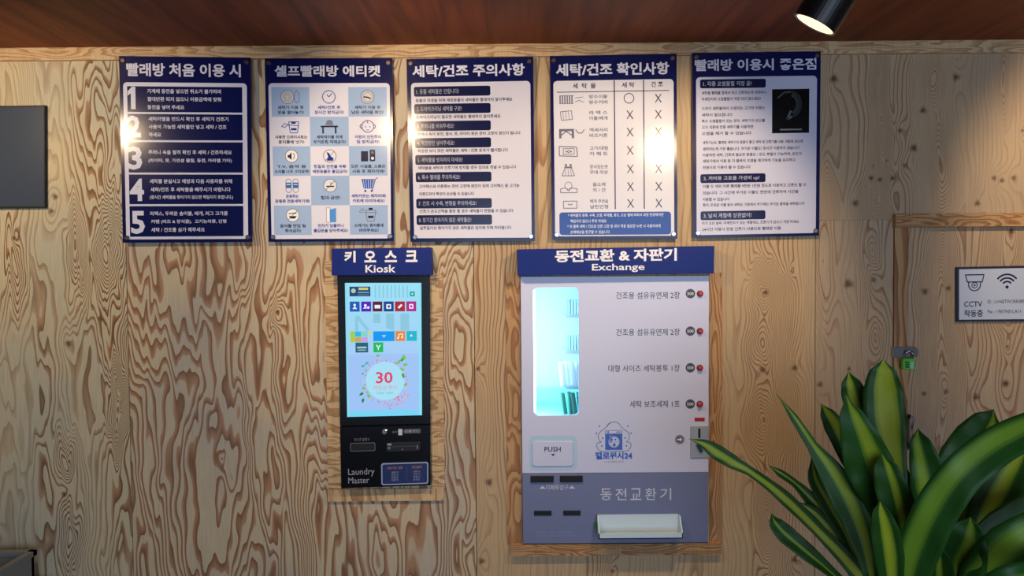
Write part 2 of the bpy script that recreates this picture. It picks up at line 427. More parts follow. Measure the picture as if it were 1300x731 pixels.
board('plywood_panel', XL, xa-g, 0, zt, -.015, 0, dict(seed=14, jag=.11, jf=42, a=22, fx=6.0, fz=1.6, wob=.03, cv=6, lin=30, con=1.0,
      ovals=[(138,325,20,60,6),(92,330,11,45,4),(16,330,16,50,5),(82,585,12,26,3),(146,520,9,28,3),(87,680,16,46,5)],
      knots=[(70,250,3.5),(65,268,3.5),(87,436,4),(18,302,2.5),(81,627,3)]), M['ply_grey'], wall)
board('plywood_panel', xa+g, xb-g, 0, zt, -.015, 0, dict(seed=26, jag=.13, jf=34, a=19, fx=6.5, fz=1.5, wob=.03, lin=8, con=.86,
      ovals=[(225,320,46,100,8),(275,630,26,90,5),(285,600,7,12,2),(352,398,8,10,2),(365,460,10,50,3)],
      knots=[(352,396,2)]), M['ply_brown'], wall)
board('plywood_panel', xb+g, xc-g, 0, zt, -.015, 0, dict(seed=37, jag=.03, jf=40, a=13, fx=7, fz=.8, wob=.022, lin=62, con=1.0, cv=7,
      ovals=[(970,440,22,60,9),(968,535,24,50,8),(972,370,12,20,3),(972,655,10,44,5)],
      knots=[(621,612,4.5),(607,468,3),(611,712,4),(968,469,4),(1009,467,3.8),(972,371,3.5),(1005,344,1.6),(778,725,2.5),(1008,710,3.5)]), M['ply_fine'], wall, holes=[VH])
kn4 = [(1059,100,5),(1214,98,4.5),(1172,140,4),(1143,166,3),(1160,188,4.5),(1149,210,3),(1106,226,3),(1117,228,3),(1133,226,3),(1086,258,4),(1241,258,3.5),(1262,226,3),(1272,229,3),(1287,226,3),(1109,211,1.5),(1126,204,1.5),(1077,360,5.5),(1109,355,3.2),(1078,468,2.5),(1041,488,3.5),(1298,166,2)]
ov4 = [(1187,100,10,26,3),(1117,100,5,30,2),(1273,100,5,32,2),(1193,210,12,50,2),(1118,200,6,26,2),(1112,318,11,34,6),(1115,430,14,40,6),(1046,330,8,50,3)]
pD = dict(seed=41, jag=.015, jf=40, a=8, fx=7, fz=.6, wob=.02, lin=55, con=.8, cv=9, ovals=ov4, knots=kn4)
board('plywood_panel', xc+g, XR, zdoor, zt, -.015, 0, pD, M['pine'], wall)
board('plywood_panel', xc+g, xd-g, 0, zdoor-.0005, -.015, 0, pD, M['pine'], wall)
tr = board('trim_1', XL, XR, zt, ZC, -.015, .012, dict(seed=53, jag=.01, jf=20, a=9, fx=26, fz=3.5, wob=.01, con=.6), M['strip'], horiz=True); tag(tr, kind='structure')

# door on the right: leaf, jamb strip, header board
door = empty('door_1', (W(1230, 500).x, 0, 0), kind='structure')
board('door_leaf', W(1152,500).x, XR-.01, .02, W(1230,285).z, -.015, -.004, dict(seed=61, jag=.02, jf=40, a=10, fx=7, fz=.8, wob=.02, lin=44, con=.85,
      ovals=[(1196,375,10,50,5),(1283,320,12,50,5),(1200,465,12,36,6),(1196,560,14,50,7)],
      knots=[(1175,370,4.2),(1205,366,3.2),(1285,293,4),(1174,500,3),(1202,497,3),(1240,504,4.5),(1277,487,4.5),(1280,440,2)]), M['pine'], door)
board('jamb', W(1134,500).x, W(1151.5,500).x, .02, W(1143,288).z, -.015, .004, dict(seed=67, jag=.01, a=6, fx=8, fz=1, lin=30, con=.9), M['trim'], door)
hd = board('header_board', W(1133,278).x, XR-.01, W(1220,288).z, W(1220,271.5).z, -.004, .02, dict(seed=71, jag=.012, jf=18, a=10, fx=30, fz=4, con=.9), M['trim'], door, horiz=True)
b = B(); b.box(1152.5, 526, 1155.2, 571, -.004, .004, bev=.4); b.build('handle_plate', M['bronze'], door)
V, F = tube([W(1158,530,-.004), W(1158,530,.03), W(1158,534,.036), W(1158,563,.036), W(1158,567,.03), W(1158,567,-.004)], .0065, 10)
mesh_world('handle', V, F, M['steel'], door, True)
# cut-out surround strips around the two machines
ks = empty('trim_2', (W(489,500).x, 0, W(489,636).z), kind='structure')
sp = dict(seed=81, jag=.004, jf=20, a=8, fx=22, fz=5, wob=.01, con=.7, knots=[])
for i, (x0, y0, x1, y1, hz) in enumerate(((414.5,331,432,620,True),(546.5,349,563,620,True),(416,620.5,563,636,False))):
    q = dict(sp); q['seed'] = 81+i*3
    if i == 2: q.update(fx=12, fz=2.5, lin=8)
    board('strip', *pxr(x0,y0,x1,y1,.008), 0, .008, q, M['strip'], ks, horiz=hz)
vs = empty('trim_3', (W(780,500).x, 0, W(780,706).z), kind='structure')
for i, (x0, y0, x1, y1, hz) in enumerate(((643,346,661.5,690,False),(900.5,346,917,690,False),(648,690.5,916,705,True))):
    board('strip', *pxr(x0,y0,x1,y1,.006+.012*(i==2)), 0, .004+.014*(i==2), dict(seed=95+i*3, jag=.04, jf=40, a=13, fx=14 if i<2 else 24, fz=3, wob=.01, con=.8, lin=30 if i<2 else 0), M['trim'], vs, horiz=hz)

# ---------------------------------------------------------------- posters
WH, NAVY, BLK = (220,222,240), (12,22,80), (30,30,52)
D0, D1 = .014, .020                    # poster board back and front depth
def poster(tl, tr, bl, br, nom, label):
    F = quad(tl, tr, bl, br, nom); c = W(*F((nom[0]+nom[2])/2, nom[3]), 0)
    t = empty('wall_poster', (c.x, -D0, c.z), label, 'poster', 'five navy notice posters in a row')
    B(F).slab([(nom[0],nom[1]),(nom[2],nom[1]),(nom[2],nom[3]),(nom[0],nom[3])], D0, D1).build('board', M['navy'], t)
    x0, y0, x1, y1 = nom
    for i, (x, y) in enumerate(((x0+5,y0+6),(x1-5,y0+6),(x0+6,y1-6),(x1-5,y1-6))):
        p = W(*F(x, y), D1)
        V, G = lathe([(0,.0042),(D1,.0042),(D1,.0078),(D1+.003,.0078),(D1+.0042,.006)], (p.x, 0, p.z), (0,-1,0), 16)
        mesh_world('standoff_bolt', V, G, M['bronze' if i < 2 else 'chrome'], t)
    return t, F
E1 = D1+.0004; E2 = D1+.0007; E3 = D1+.001
# 1: how to use
t, F = poster((151,71),(318,73),(156,308),(320,307),(152,72,319,307.5), 'dark navy poster with big numerals 1 to 5, leftmost of five')
b = B(F); b.rr(156.5,105,314,303.5,5,E1,WH)
cells = ((110,142.5),(145,178),(180.5,219),(221.5,259),(261.5,300))
for y0, y1 in cells: b.rect(161.5, y0, 308, y1, E2, NAVY)
b.build('frame_print', M['print'], t)
B(F).text('빨래방 처음 이용 시', 161,80.6,306.5,97.4,E1,WH,.03).build('title_lettering', M['print'], t)
B(F).flat([(162,116.5),(167.5,110.7),(172,110.7),(172,139),(166,139),(166,119),(162,122)],E3,WH).build('numeral', M['print'], t)
for s, x0, y0, x1, y1 in (('2',161,147,178,174.5),('3',161,186,179,215.5),('4',162,226.6,180.5,255),('5',163,267.5,181,296.5)):
    B(F).text(s,x0,y0,x1,y1,E3,WH,.03).build('numeral', M['print'], t)
B(F).lines([('기계에 동전을 넣으면 취소가 불가하며',187,281,116),('절대반환 되지 않으니 이용금액에 맞춰',187,281,126),('동전을 넣어 주세요',187,234,136.3),
  ('세탁라벨을 반드시 확인 후 세탁기 건조기',188,290,151),('사용이 가능한 세탁물만 넣고 세탁 / 건조',188,287.5,161),('하세요',188,204,171),
  ('주머니 속을 필히 확인 후 세탁 / 건조하세요',187,294,193.3),('(라이터, 못, 가연성 물질, 동전, 카라멜 기타)',187,294,204),
  ('세탁물 분실사고 예방과 다음 사용자를 위해',188,294,230),('세탁/건조 후 세탁물을 빼주시기 바랍니다',189,292,240.5),('(장시간 세탁물을 찾아가지 않으면 책임지지 못합니다.)',188,295,250.5),
  ('라텍스, 두꺼운 솜이불, 베개, 러그 고가품',188,288,271),('커텐 (비즈 & 장식품),  고기능의류, 인형',189,286,281.3),('세탁 / 건조를 삼가 해주세요',189,258,291.5)],5.6,E3,WH,.018).build('body_lettering', M['print'], t)['kind'] = 'stuff'
# 2: etiquette
t, F = poster((336,74),(498,74),(341,307),(500,306),(338.5,74,499,306.5), 'navy poster with blue and white grid of icons, second from left')
b = B(F); b.rr(342.5,105.5,495.5,303,5,E1,WH)
XX = (346,394,443,491.5); YY = (110.5,148,185.5,223,260.5,298)
for r in range(5):
    for c in range(3):
        if (r+c) % 2 == 0: b.rect(XX[c],YY[r],XX[c+1],YY[r+1],E2,(158,186,226))
b.build('grid_print', M['print'], t)
B(F).text('셀프빨래방 에티켓',350.6,83,484,97.4,E1,WH,.03).build('title_lettering', M['print'], t)
INK, BLUE, GR = (40,42,70), (34,62,160), (120,124,140)
ic = B(F)
def circ(cx, cy, r, wd, col, fill=None):
    if fill: ic.flat(disc(cx,cy,r),E2+.0002,fill)
    ic.ring(disc(cx,cy,r),disc(cx,cy,r-wd),E3,col)
C = [((XX[c]+XX[c+1])/2, YY[r]+12.5) for r in range(5) for c in range(3)]
x,y=C[0]; circ(x-4,y,8.7,.9,GR,(206,208,218)); circ(x-4,y,5.5,.7,GR); circ(x-4,y,3,.6,GR); ic.ring(disc(x+8,y,3.6,16,8),disc(x+8,y,2.8,16,7),E3,GR)
ic.build('icon', M['print'], t); ic = B(F); x,y=C[1]; circ(x,y,8.5,1,BLUE); ic.line([(x-2.5,y-3),(x,y),(x+4,y-4.5)],1,E3,BLUE)
ic.build('icon', M['print'], t); ic = B(F); x,y=C[2]; circ(x,y,8.7,1,GR,(206,208,218)); circ(x,y,6,.6,GR); ic.line([(x-5,y),(x,y+.5),(x+4,y+2)],1.8,E3,INK)
ic.build('icon', M['print'], t); ic = B(F); x,y=C[3]; ic.line([(x-3,y-6),(x-1,y+8),(x+8,y+8),(x+10,y-6),(x-3,y-6)],.9,E3,BLUE); ic.rect(x+.5,y-6,x+6,y-3.5,E3,BLUE); ic.rect(x,y+2,x+7,y+4.8,E3,BLUE); ic.line([(x-12,y),(x-8,y-4),(x-3,y-2),(x+9,y-1)],.8,E3,BLUE); ic.line([(x-12,y),(x-8,y+1),(x-4,y-2)],.8,E3,BLUE)
ic.build('icon', M['print'], t); ic = B(F); x,y=C[4]; ic.rect(x-11,y-1,x+11,y+1,E3,INK); ic.rect(x-9,y,x-7,y+9,E3,INK); ic.rect(x+7,y,x+9,y+9,E3,INK); ic.flat([(x-5,y-1.4),(x+5,y-1.4),(x+4,y-7),(x+1,y-8.5),(x-3,y-7.5)][::1],E3,GR)
ic.build('icon', M['print'], t); ic = B(F); x,y=C[5]; circ(x,y,8,1,BLUE); ic.line([(x-8,y-3),(x-10,y),(x-8,y+3)],1,E3,BLUE); ic.line([(x+8,y-3),(x+10,y),(x+8,y+3)],1,E3,BLUE); ic.flat(disc(x-2.7,y+.5,.8,8),E3,BLUE); ic.flat(disc(x+2.7,y+.5,.8,8),E3,BLUE); ic.line([(x-2,y+4),(x,y+4.8),(x+2,y+4)],.7,E3,BLUE); ic.line([(x,y-7),(x-1,y-5),(x+1,y-4)],.8,E3,BLUE)
ic.build('icon', M['print'], t); ic = B(F); x,y=C[6]; circ(x,y,8.5,.9,GR,(236,236,240)); ic.flat([(x-5,y-1.5),(x-3,y-1.5),(x,y-5),(x,y+5),(x-3,y+2),(x-5,y+2)],E3,INK); ic.line([(x+2.5,y-4),(x+3.6,y),(x+2.5,y+4)],1,E3,GR)
ic.build('icon', M['print'], t); ic = B(F); x,y=C[7]; circ(x,y,8.5,.9,GR,(226,228,238)); ic.flat([(x-4,y-5),(x-1,y-4),(x+1,y),(x+5,y+3),(x+4,y+6),(x-4,y+6),(x-2,y+1)],E3,BLUE); ic.line([(x-6,y+6),(x+6,y-6)],.8,E3,GR)
ic.build('icon', M['print'], t); ic = B(F); x,y=C[8]; ic.rect(x-9,y-6,x,y+7,E3,INK); ic.rr(x+2,y-8,x+9,y+7,1.5,E3,INK); ic.flat(disc(x+5.5,y+3,2,10),E3+.0002,WH); ic.rect(x+4,y-6,x+7,y-3,E3+.0002,GR)
ic.build('icon', M['print'], t); ic = B(F); x,y=C[9]
for s in (-1,1): ic.ring(rrect(x+s*4.5-3.8,y-9,x+s*4.5+3.8,y+9,3.8),rrect(x+s*4.5-3.1,y-8.2,x+s*4.5+3.1,y+8.2,3.1),E3,GR); ic.rect(x+s*4.5-3.5,y-4,x+s*4.5+3.5,y+3,E3,(50,110,190)); ic.rect(x+s*4.5-2.5,y-2,x+s*4.5+2.5,y-1,E3+.0002,WH)
ic.build('icon', M['print'], t); ic = B(F); x,y=C[10]; circ(x,y,8.7,.9,GR,(224,228,236)); ic.line([(x-6,y+6),(x+6,y-6)],.9,E3,GR); ic.line([(x-5,y+1),(x+5,y+1)],1.6,E3,INK); ic.line([(x,y-1),(x+2,y-3),(x,y-4)],.8,E3,GR)
ic.build('icon', M['print'], t); ic = B(F); x,y=C[11]; ic.flat([(x-9,y-8),(x+8,y-8),(x+5,y+4),(x-6,y+4)],E3,(50,100,190)); ic.line([(x+12,y-10),(x+9,y-8),(x+5,y+6)],.9,E3,BLUE)
for k in range(5): ic.line([(x-6.5+k*3.2,y-7),(x-4.8+k*2.4,y+3.5)],.6,E3+.0002,WH)
ic.flat(disc(x-4,y+7,1.4,8),E3,BLUE); ic.flat(disc(x+4,y+7,1.4,8),E3,BLUE)
ic.build('icon', M['print'], t); ic = B(F); x,y=C[12]; circ(x,y,8.7,.9,GR,(238,240,244)); ic.flat([(x-5,y+1),(x+5,y+1),(x+3,y+4),(x-3,y+4)],E3,INK); ic.line([(x-5,y-2),(x+5,y-3)],1.1,E3,INK); ic.line([(x-6,y+6),(x+6,y-6)],.7,E3,GR)
ic.build('icon', M['print'], t); ic = B(F); x,y=C[13]; ic.rect(x-5,y-9,x-1,y+9,E3,(240,242,250)); ic.ring(rrect(x-5.4,y-9.4,x-.6,y+9.4,.1),rrect(x-5,y-9,x-1,y+9,.1),E3+.0002,BLUE); ic.flat([(x-1,y-7),(x+7,y-9),(x+7,y+9),(x-1,y+9)],E3,(84,150,226))
ic.build('icon', M['print'], t); ic = B(F); x,y=C[14]; ic.line([(x-4,y-6),(x-2,y+8),(x+7,y+8),(x+9,y-6),(x-4,y-6)],.8,E3,GR); ic.rect(x,y-9,x+5,y-6.5,E3,INK); ic.rect(x-1,y+1,x+6,y+4,E3,INK); ic.line([(x-12,y-4),(x-9,y-8),(x-6,y-7),(x-9,y-3),(x-12,y-4)],.8,E3,GR); ic.line([(x-6,y-3),(x+11,y-3)],.8,E3,GR)
ic.build('icon', M['print'], t)
caps = [('세탁기 이용 후','문을 열어놓기!'),('세탁/건조 후','장시간 방치금지!'),('세탁기 이용 후','남은 세탁물 확인!'),('사용한 드라이시트는','휴지통에 넣기!'),('세탁테이블 위에','무거운짐 적재금지!'),('어린이 안전주의','및 방치금지!'),
 ('T.V, 음악 등','소리를 너무 크지않게!'),('청결과 안전을 위해','애완동물은 출입금지!'),('모든 시설물, 소품은','사용 후 제자리에!'),('운동화는','운동화 전용세탁기에!'),('절대 금연!',''),('세탁카트는 제자리에!','카트에 타지마세요!'),
 ('음식물 반입 및','취식금지!'),('먼지가 입출하니','출입문을 닫아주세요!'),('쓰레기는 휴지통에','버려주세요!')]
b = B(F)
for i, (p, q) in enumerate(caps):
    x, y = C[i]; col = BLUE if i in (1,5,7,9,11,13) else INK
    for j, s in enumerate((p, q)):
        if s: hw = min(22, len(s)*2.05); yy = y+13.3+j*6.2+(2 if not q else 0); b.text(s,x-hw,yy-2.3,x+hw,yy+2.3,E3,col,.025)
b.build('caption_lettering', M['print'], t)['kind'] = 'stuff'
# 3: cautions
t, F = poster((516,75),(677,72),(521,307),(679,306),(518.5,73.5,678,306.5), 'navy poster listing eight headings in short dark pills, middle of five')
b = B(F); b.rr(523.5,104,674,302,5,E1,(214,214,230))
PY = (109,131,153,174.6,196,218,251.5,272.5)
for y in PY: B(F).rr(527,y,623.5,y+12.6,2.5,E2,(16,22,66)).build('heading_pill', M['print'], t)
b.build('panel_print', M['print'], t)
B(F).text('세탁/건조 주의사항',525.5,81.5,667,97,E1,WH,.03).build('title_lettering', M['print'], t)
HT = ('1. 동물 세탁물은 안됩니다!','2. 드라이크리닝 세탁물 구분!','3. 주머니를 비워주세요!','4. 적정량만 넣어주세요!','5. 세탁물을 방치하지 마세요!','6. 특수 빨래를 주의하세요!','7. 건조 시 수축, 변형을 주의하세요!','8. 장기간 찾아가지 않은 세탁물은!')
for i, s in enumerate(HT): B(F).lines([(s,530,530+len(s)*3.35,PY[i]+6.3)],6.2,E3,(170,174,200),.008).build('heading_lettering', M['print'], t)
B(F).lines([('동물과 위생을 위해 애완동물의 세탁물은 빨래하지 말아주세요',529,651,126.6),('드라이크리닝이 필요한 세탁물은 빨래하지 말아주세요',529,636,147.8),('주머니 속의 동전, 열쇠, 못, 라이터 등은 장비 고장의 원인이 됩니다',530,661,169.5),
 ('적정량 보다 많은 세탁물은 세탁 / 건조 효과가 떨어집니다',530,645,190.8),('세탁물을 세탁과 건조기에 방치할 경우 임의로 꺼낼 수 있습니다',530,655,212.4),('고어텍스와 커튼류는 장비 고장에 원인이 되며 고어텍스 등 고기능',531,659,236),
 ('의류드라이 특성이 손상될 수 있습니다',531,601,245.6),('건조기 온도선택을 잘못 할 경우 세탁물이 변형될 수 있습니다',531,651,267.6),('일주일이상 찾아가지 않은 세탁물은 임의에 의해 처리됩니다',531,648,289)],4.6,E2,(30,32,74),.02).build('body_lettering', M['print'], t)['kind'] = 'stuff'
# 4: check table
t, F = poster((698,71),(859,68),(701,304),(860,303),(699.5,69.5,859.5,303.5), 'navy poster with table of crosses and one circle, fourth from left')
b = B(F); b.rr(703.5,101.5,855.5,299.5,5,E1,(220,220,232)); b.rr(709,269,851.5,298,4,E2,(34,74,158)); b.build('panel_print', M['print'], t)
B(F).text('세탁/건조 확인사항',707,79.6,850,95.5,E1,WH,.03).build('title_lettering', M['print'], t)
b = B(F); LN = (48,50,84)
for x in (780.5,817.5): b.rect(x-.7,102,x+.7,265.5,E2,LN)
b.rect(708,115.4,850,116.4,E2,LN); b.build('table_rule', M['print'], t)
for q in (('세  탁  물',728,757,108.3),('세 탁',790,806,108),('건 조',827,842,107.7)): B(F).lines([q],7,E2,LN,.02).build('heading_lettering', M['print'], t)
RY = (125.5,145.8,167.8,191,214.5,237,258.3)
for i, y in enumerate(RY):
    for x in (800,836):
        if i == 0 and x == 800: B(F).ring(disc(799,125,6.7,28),disc(799,125,5.7,28),E2,LN).build('circle_mark', M['print'], t); continue
        b = B(F); b.line([(x-3.6,y-5.3),(x+3.8,y+5.5)],1.3,E2,LN); b.line([(x+3.6,y-5.3),(x-3.8,y+5.5)],1.1,E2+.0001,LN); b.build('cross_mark', M['print'], t)
RT = (('방수이불','방수커버'),('라 텍 스','이불/베개'),('액세서리','비즈커튼'),('고가/대형','카 페 트'),('장식있는옷','무대 의상'),('울소재','의 / 건'),('베개 쿠션솜','날린인형'))
b = B(F)
for (p, q), y in zip(RT, RY): hw = 11.5 if '의 / 건' != q else 8; b.lines([(p,760-hw,760+hw,y-3.2),(q,760-hw,760+hw,y+3.8)],5,E2,(70,72,104),.012)
b.build('row_lettering', M['print'], t)['kind'] = 'stuff'
ic = B(F); G2 = (110,112,134)
for k in range(6): ic.rect(711+k*3,RY[0]-5,712.6+k*3,RY[0]+5,E2,G2)
ic.line([(711,RY[0]-5),(729,RY[0]-5)],.8,E2,G2); ic.line([(711,RY[0]+5),(729,RY[0]+5)],.8,E2,G2); ic.line([(731,RY[0]+3),(736,RY[0]+1),(742,RY[0]+4)],.8,E2,G2); ic.line([(731,RY[0]-2),(741,RY[0]-3)],.8,E2,G2)
ic.build('icon', M['print'], t); ic = B(F); ic.line([(712,RY[1]-5),(726,RY[1]-6),(727,RY[1]+5),(713,RY[1]+6)],.9,E2,G2,True)
for k in range(3): ic.line([(715+k*3.5,RY[1]-5),(716+k*3.5,RY[1]+5)],.6,E2,G2)
ic.build('icon', M['print'], t); ic = B(F); ic.rect(710,RY[2]-5,729,RY[2]-2,E2,G2); ic.rect(710,RY[2]-2,713,RY[2]+7,E2,G2); ic.rect(726,RY[2]-2,729,RY[2]+7,E2,G2); ic.line([(713,RY[2]+3),(719,RY[2]-2),(726,RY[2]+3)],1.4,E2,G2); ic.line([(731,RY[2]-4),(734,RY[2]+.5),(739,RY[2]+.5),(742,RY[2]-4)],1.2,E2,G2)
ic.build('icon', M['print'], t); ic = B(F); ic.line([(710,RY[3]-6),(732,RY[3]-5),(733,RY[3]+7),(710,RY[3]+6)],1.2,E2,G2,True); ic.line([(715,RY[3]-3),(729,RY[3]-3),(729,RY[3]+4),(715,RY[3]+4)],.9,E2,G2,True); ic.line([(718,RY[3]),(722,RY[3]+2),(726,RY[3])],1,E2,G2); ic.line([(718,RY[3]+1.6),(722,RY[3]-1),(726,RY[3]+1.6)],1,E2,G2)
ic.build('icon', M['print'], t); ic = B(F); y=RY[4]; ic.line([(717,y-2),(725,y-2),(729,y+8),(713,y+8)],1,E2,G2,True); ic.rect(717,y-7,719.5,y-4,E2,G2); ic.rect(723,y-7,725.5,y-4,E2,G2); ic.line([(716,y-3),(726,y-3)],1.5,E2,G2)
for k in range(3): ic.line([(718+k*3,y),(717+k*4,y+8)],.6,E2,G2)
ic.build('icon', M['print'], t); ic = B(F); y=RY[5]; ic.line([(711,y+7),(711,y+2),(718,y+1),(721,y+5),(725,y+1),(732,y+2),(732,y+7)],1,E2,G2,True); ic.ring(disc(721,y-2,5,14),disc(721,y-2,4.2,14),E2,G2)
ic.build('icon', M['print'], t); ic = B(F); y=RY[6]; ic.ring(rrect(714,y-4,732,y+6,.5),rrect(715,y-3,731,y+5,.4),E2,G2); ic.line([(720,y),(723,y+1.5),(726,y)],1.2,E2,G2)
ic.build('icon', M['print'], t)
B(F).lines([('* 세탁물의 종류, 수축, 오염, 무게별, 용도, 오손 별에 따라서 과정 변경해야만',720,842,273),('책임지지 않으니 주의 하세요',723,769,280.3),('* 위 품목 세탁 / 건조로 인한 고장 및 과다 작동 필요한 누전 시 사용자에게',719,838,287),('손해배상을 청구할 수 있습니다',723,773,294.2)],4.4,E3,(216,222,240),.015).build('body_lettering', M['print'], t)['kind'] = 'stuff'
# 5: advantages
t, F = poster((879,67),(1042,65),(880,302),(1040,299),(879.5,66,1041,300.5), 'navy poster with small black picture and three headings, rightmost of five')
b = B(F); b.rr(884,97,1036.5,297,5,E1,(206,208,230))
for y in (100,220,267): B(F).rr(889,y,972,y+11.3,2.5,E2,(16,22,66)).build('heading_pill', M['print'], t)
b.build('panel_print', M['print'], t)
B(F).text('빨래방 이용시 좋은점',882.5,74.5,1035.5,89.5,E1,WH,.03).build('title_lettering', M['print'], t)
for q in (('1. 각종 오염물질 걱정 끝!',893,954,105.6),('2. 저비용 고효율 가성비 up!',893,964,225.6),('3. 날씨 계절에 상관없이!',893,954,272.6)): B(F).lines([q],6,E3,(190,194,220),.008).build('heading_lettering', M['print'], t)
TL = [('세탁물 빨래를 집에서 하고 건조하는게 어려우니',891,972,117.2),('미세먼지와 오염물질이 걱정 되지 않으세요?',891,966,125),('드라이 세탁물에서 오염되는 고가의 의류는',891,971,136.8),('세탁이 필요합니다',891,930,145),
 ('특수 오염물질이 있는 경우, 세탁기의 온도를',891,971,153),('고가 의류에 전용 세탁기를 사용하면',891,956,160.6),('오염을 제거 할 수 있습니다',891,954,168.5),
 ('세탁기는요, 빨래방 세탁기의 용품이 좋고 세탁 및 건조기를 사용, 자동화 온도에',892,1019,180.2),('세탁하는게 가장 좋습니다. 무거운 이불도! 장시간 이용하지 않습니다',892,1015,188.2),('이용하면 세탁, 건조에 필요한 용품은 / 온도 조절이 가능하며, 온도가',892,1018,196),('세탁기에서 이용 등 각 품목의 오염을 제거하여 기능을 유지하고',892,1010,203.6),('전용으로 이용이 될 수 있습니다',892,953,211.6),
 ('이불 두 개와 의류 빨래를 9천원 1만원 정도로 이용하고 건조도 할 수',892,1024,235.5),('있습니다. 그 시간에 무거운 이불도 한번에 건조하여 시간을',892,1014,243.8),('이용할 수 있습니다',892,926,252),('특히, 두꺼운 이불 등의 세탁도 가정에서 하기에는 무거운 품목을 세탁합니다',892,1022,259.3),
 ('비가 오는 날씨, 미세먼지가 있는 계절에도, 건조기가 있으니 걱정 마세요',891,1015,282.2),('24시간 이용시 전용 건조기 사용으로 빨래방 이용',891,992,290)]
B(F).lines(TL,4.4,E2,(36,38,70),.02).build('body_lettering', M['print'], t)['kind'] = 'stuff'
b = B(F); b.rect(980,113.5,1027,169.5,E2,(8,8,10))
for k in range(4): b.line([(1003+ (14-k*2)*math.cos(a*.2-1.4), 133+(17-k*2)*math.sin(a*.2-1.4)) for a in range(14)],1.1,E3,(60+k*8,64+k*8,66+k*8))
b.line([(1004,141),(999,152),(1006,148)],2.6,E3,(96,108,112)); b.line([(987,125),(995,118),(1004,117)],2.2,E3,(78,82,84)); b.rect(990,164,1018,166,E3,(120,126,130))
b.build('picture_print', M['print'], t)

# ---------------------------------------------------------------- kiosk
k = W(489, 618)
t = empty('kiosk', (k.x, 0, k.z), 'black wall mounted touch screen kiosk with lit display', 'kiosk')
F = quad((428,350),(545.5,350),(433,620),(546.5,616),(430.5,350,546,618))
KD = .03
B(F).slab([(430.5,350),(546,350),(546,539.5),(430.5,539.5)], 0, KD, bev=.5).build('upper_housing', M['black'], t)
B(F).slab([(430.5,540.5),(546,540.5),(546,618),(430.5,618)], 0, KD, bev=.5).build('lower_housing', M['black'], t)
K1, K2, K3 = KD+.0005, KD+.0008, KD+.0011
s = B(F); n = 12
CT, CB = (156,226,246), (166,206,246)
for i in range(n):
    y0, y1 = 359+i*(90/n), 359+(i+1)*(90/n); f_ = i/n
    s.rect(440,y0,535.5,y1,K1,tuple(int(CT[j]*(1-f_)+CB[j]*f_) for j in range(3)))
s.rect(440,449,535.5,520.5,K1,(160,196,246)); s.rect(440,520.5,535.5,528,K1,(120,214,246)); s.rect(532,359,535.5,528,K2-.0001,(140,226,240)); s.rect(440,359,442.5,528,K2-.0001,(140,220,238))
for kx in range(9): s.rect(477+kx*5,362,478.6+kx*5,378,K1+.0001,(136,200,222))
for pts in ([(452,420),(452,402),(456,400),(470,418),(466,420),(456,406),(456,420)],[(475,398),(484,398),(484,410),(475,410)],[(491,398),(501,398),(501,420),(491,416)],[(509,398),(520,398),(520,420),(509,420)]): s.flat(pts,K1+.0001,(140,200,224))
scr = s.build('screen', M['screen'], t)
def tile(x0,y0,x1,y1,col,draw=None):
    b = B(F); b.rect(x0,y0,x1,y1,K2,col)
    if draw: draw(b,(x0+x1)/2,(y0+y1)/2)
    b.build('app_tile', M['screen'], scr)
wt = (235,240,250)
tile(445.6,382.6,458,395.3,(20,90,180),lambda b,x,y:(b.flat(disc(x,y-2,1.7,10),K3,wt),b.flat([(x-3,y+3),(x,y-.5),(x+3,y+3)],K3,wt)))
tile(460,382.6,472.4,395.3,(84,20,186),lambda b,x,y:(b.flat(disc(x-1,y-1.5,1.8,10),K3,wt),b.flat([(x-4,y+2.5),(x-1,y-.5),(x+1,y+2.5)],K3,wt),b.flat(disc(x+2.6,y+1.2,1.7,8),K3,wt)))
tile(474.3,382.6,486.4,395.3,(90,16,50),lambda b,x,y:b.rect(x-3.5,y-2,x+3.5,y+2.4,K3,wt))
tile(488.2,382.6,500.7,395.3,(14,62,138),lambda b,x,y:b.ring(rrect(x-3,y-3,x+3,y+3,.6),rrect(x-1,y-1.6,x+1.4,y+1.6,.5),K3,wt))
tile(502.3,382.6,514.8,395.3,(176,22,40),lambda b,x,y:b.flat([(x-3,y+1),(x+1.5,y-3),(x+3.4,y-1.5),(x-1,y+3)],K3,wt))
tile(516.5,382.6,529,395.3,(176,26,136),lambda b,x,y:b.ring(rrect(x-2.6,y-3,x+2.6,y+3,.4),rrect(x-1.2,y-1.5,x+1.2,y+1.5,.3),K3,wt))
tile(474.6,420.4,501.4,433,(0,150,240),lambda b,x,y:b.flat([(x-3,y-1.5),(x+3,y-1.5),(x,y+2)],K3,(150,214,250)))
tile(502.6,420.4,514.8,433,(234,134,34),lambda b,x,y:(b.line([(x-2,y+2.4),(x-2,y-2),(x+3,y-3),(x+3,y+1.4)],1,K3,wt),b.flat(disc(x-2.8,y+2.4,1.3,8),K3,wt),b.flat(disc(x+2.2,y+1.6,1.3,8),K3,wt)))
tile(516.5,420.4,529.5,433,(20,182,206),lambda b,x,y:b.flat(disc(x-.5,y-.5,1.4,8),K3,wt))
tile(474.6,434.4,487,447,(20,186,84),lambda b,x,y:b.line([(x-2.4,y-3),(x,y+.5),(x+2.4,y-3),(x,y+.5),(x,y+3.4)],1.4,K3,wt))
tile(445.8,420.2,451,434,(170,206,44)); tile(451.4,420.4,459.4,427,(40,186,226)); tile(460,420.4,467.5,427,(130,214,200)); tile(451.4,427.6,459.4,433.6,(206,164,84)); tile(460,427.6,467.5,433.6,(196,160,216)); tile(468,420.4,471.4,424.4,(214,214,70))
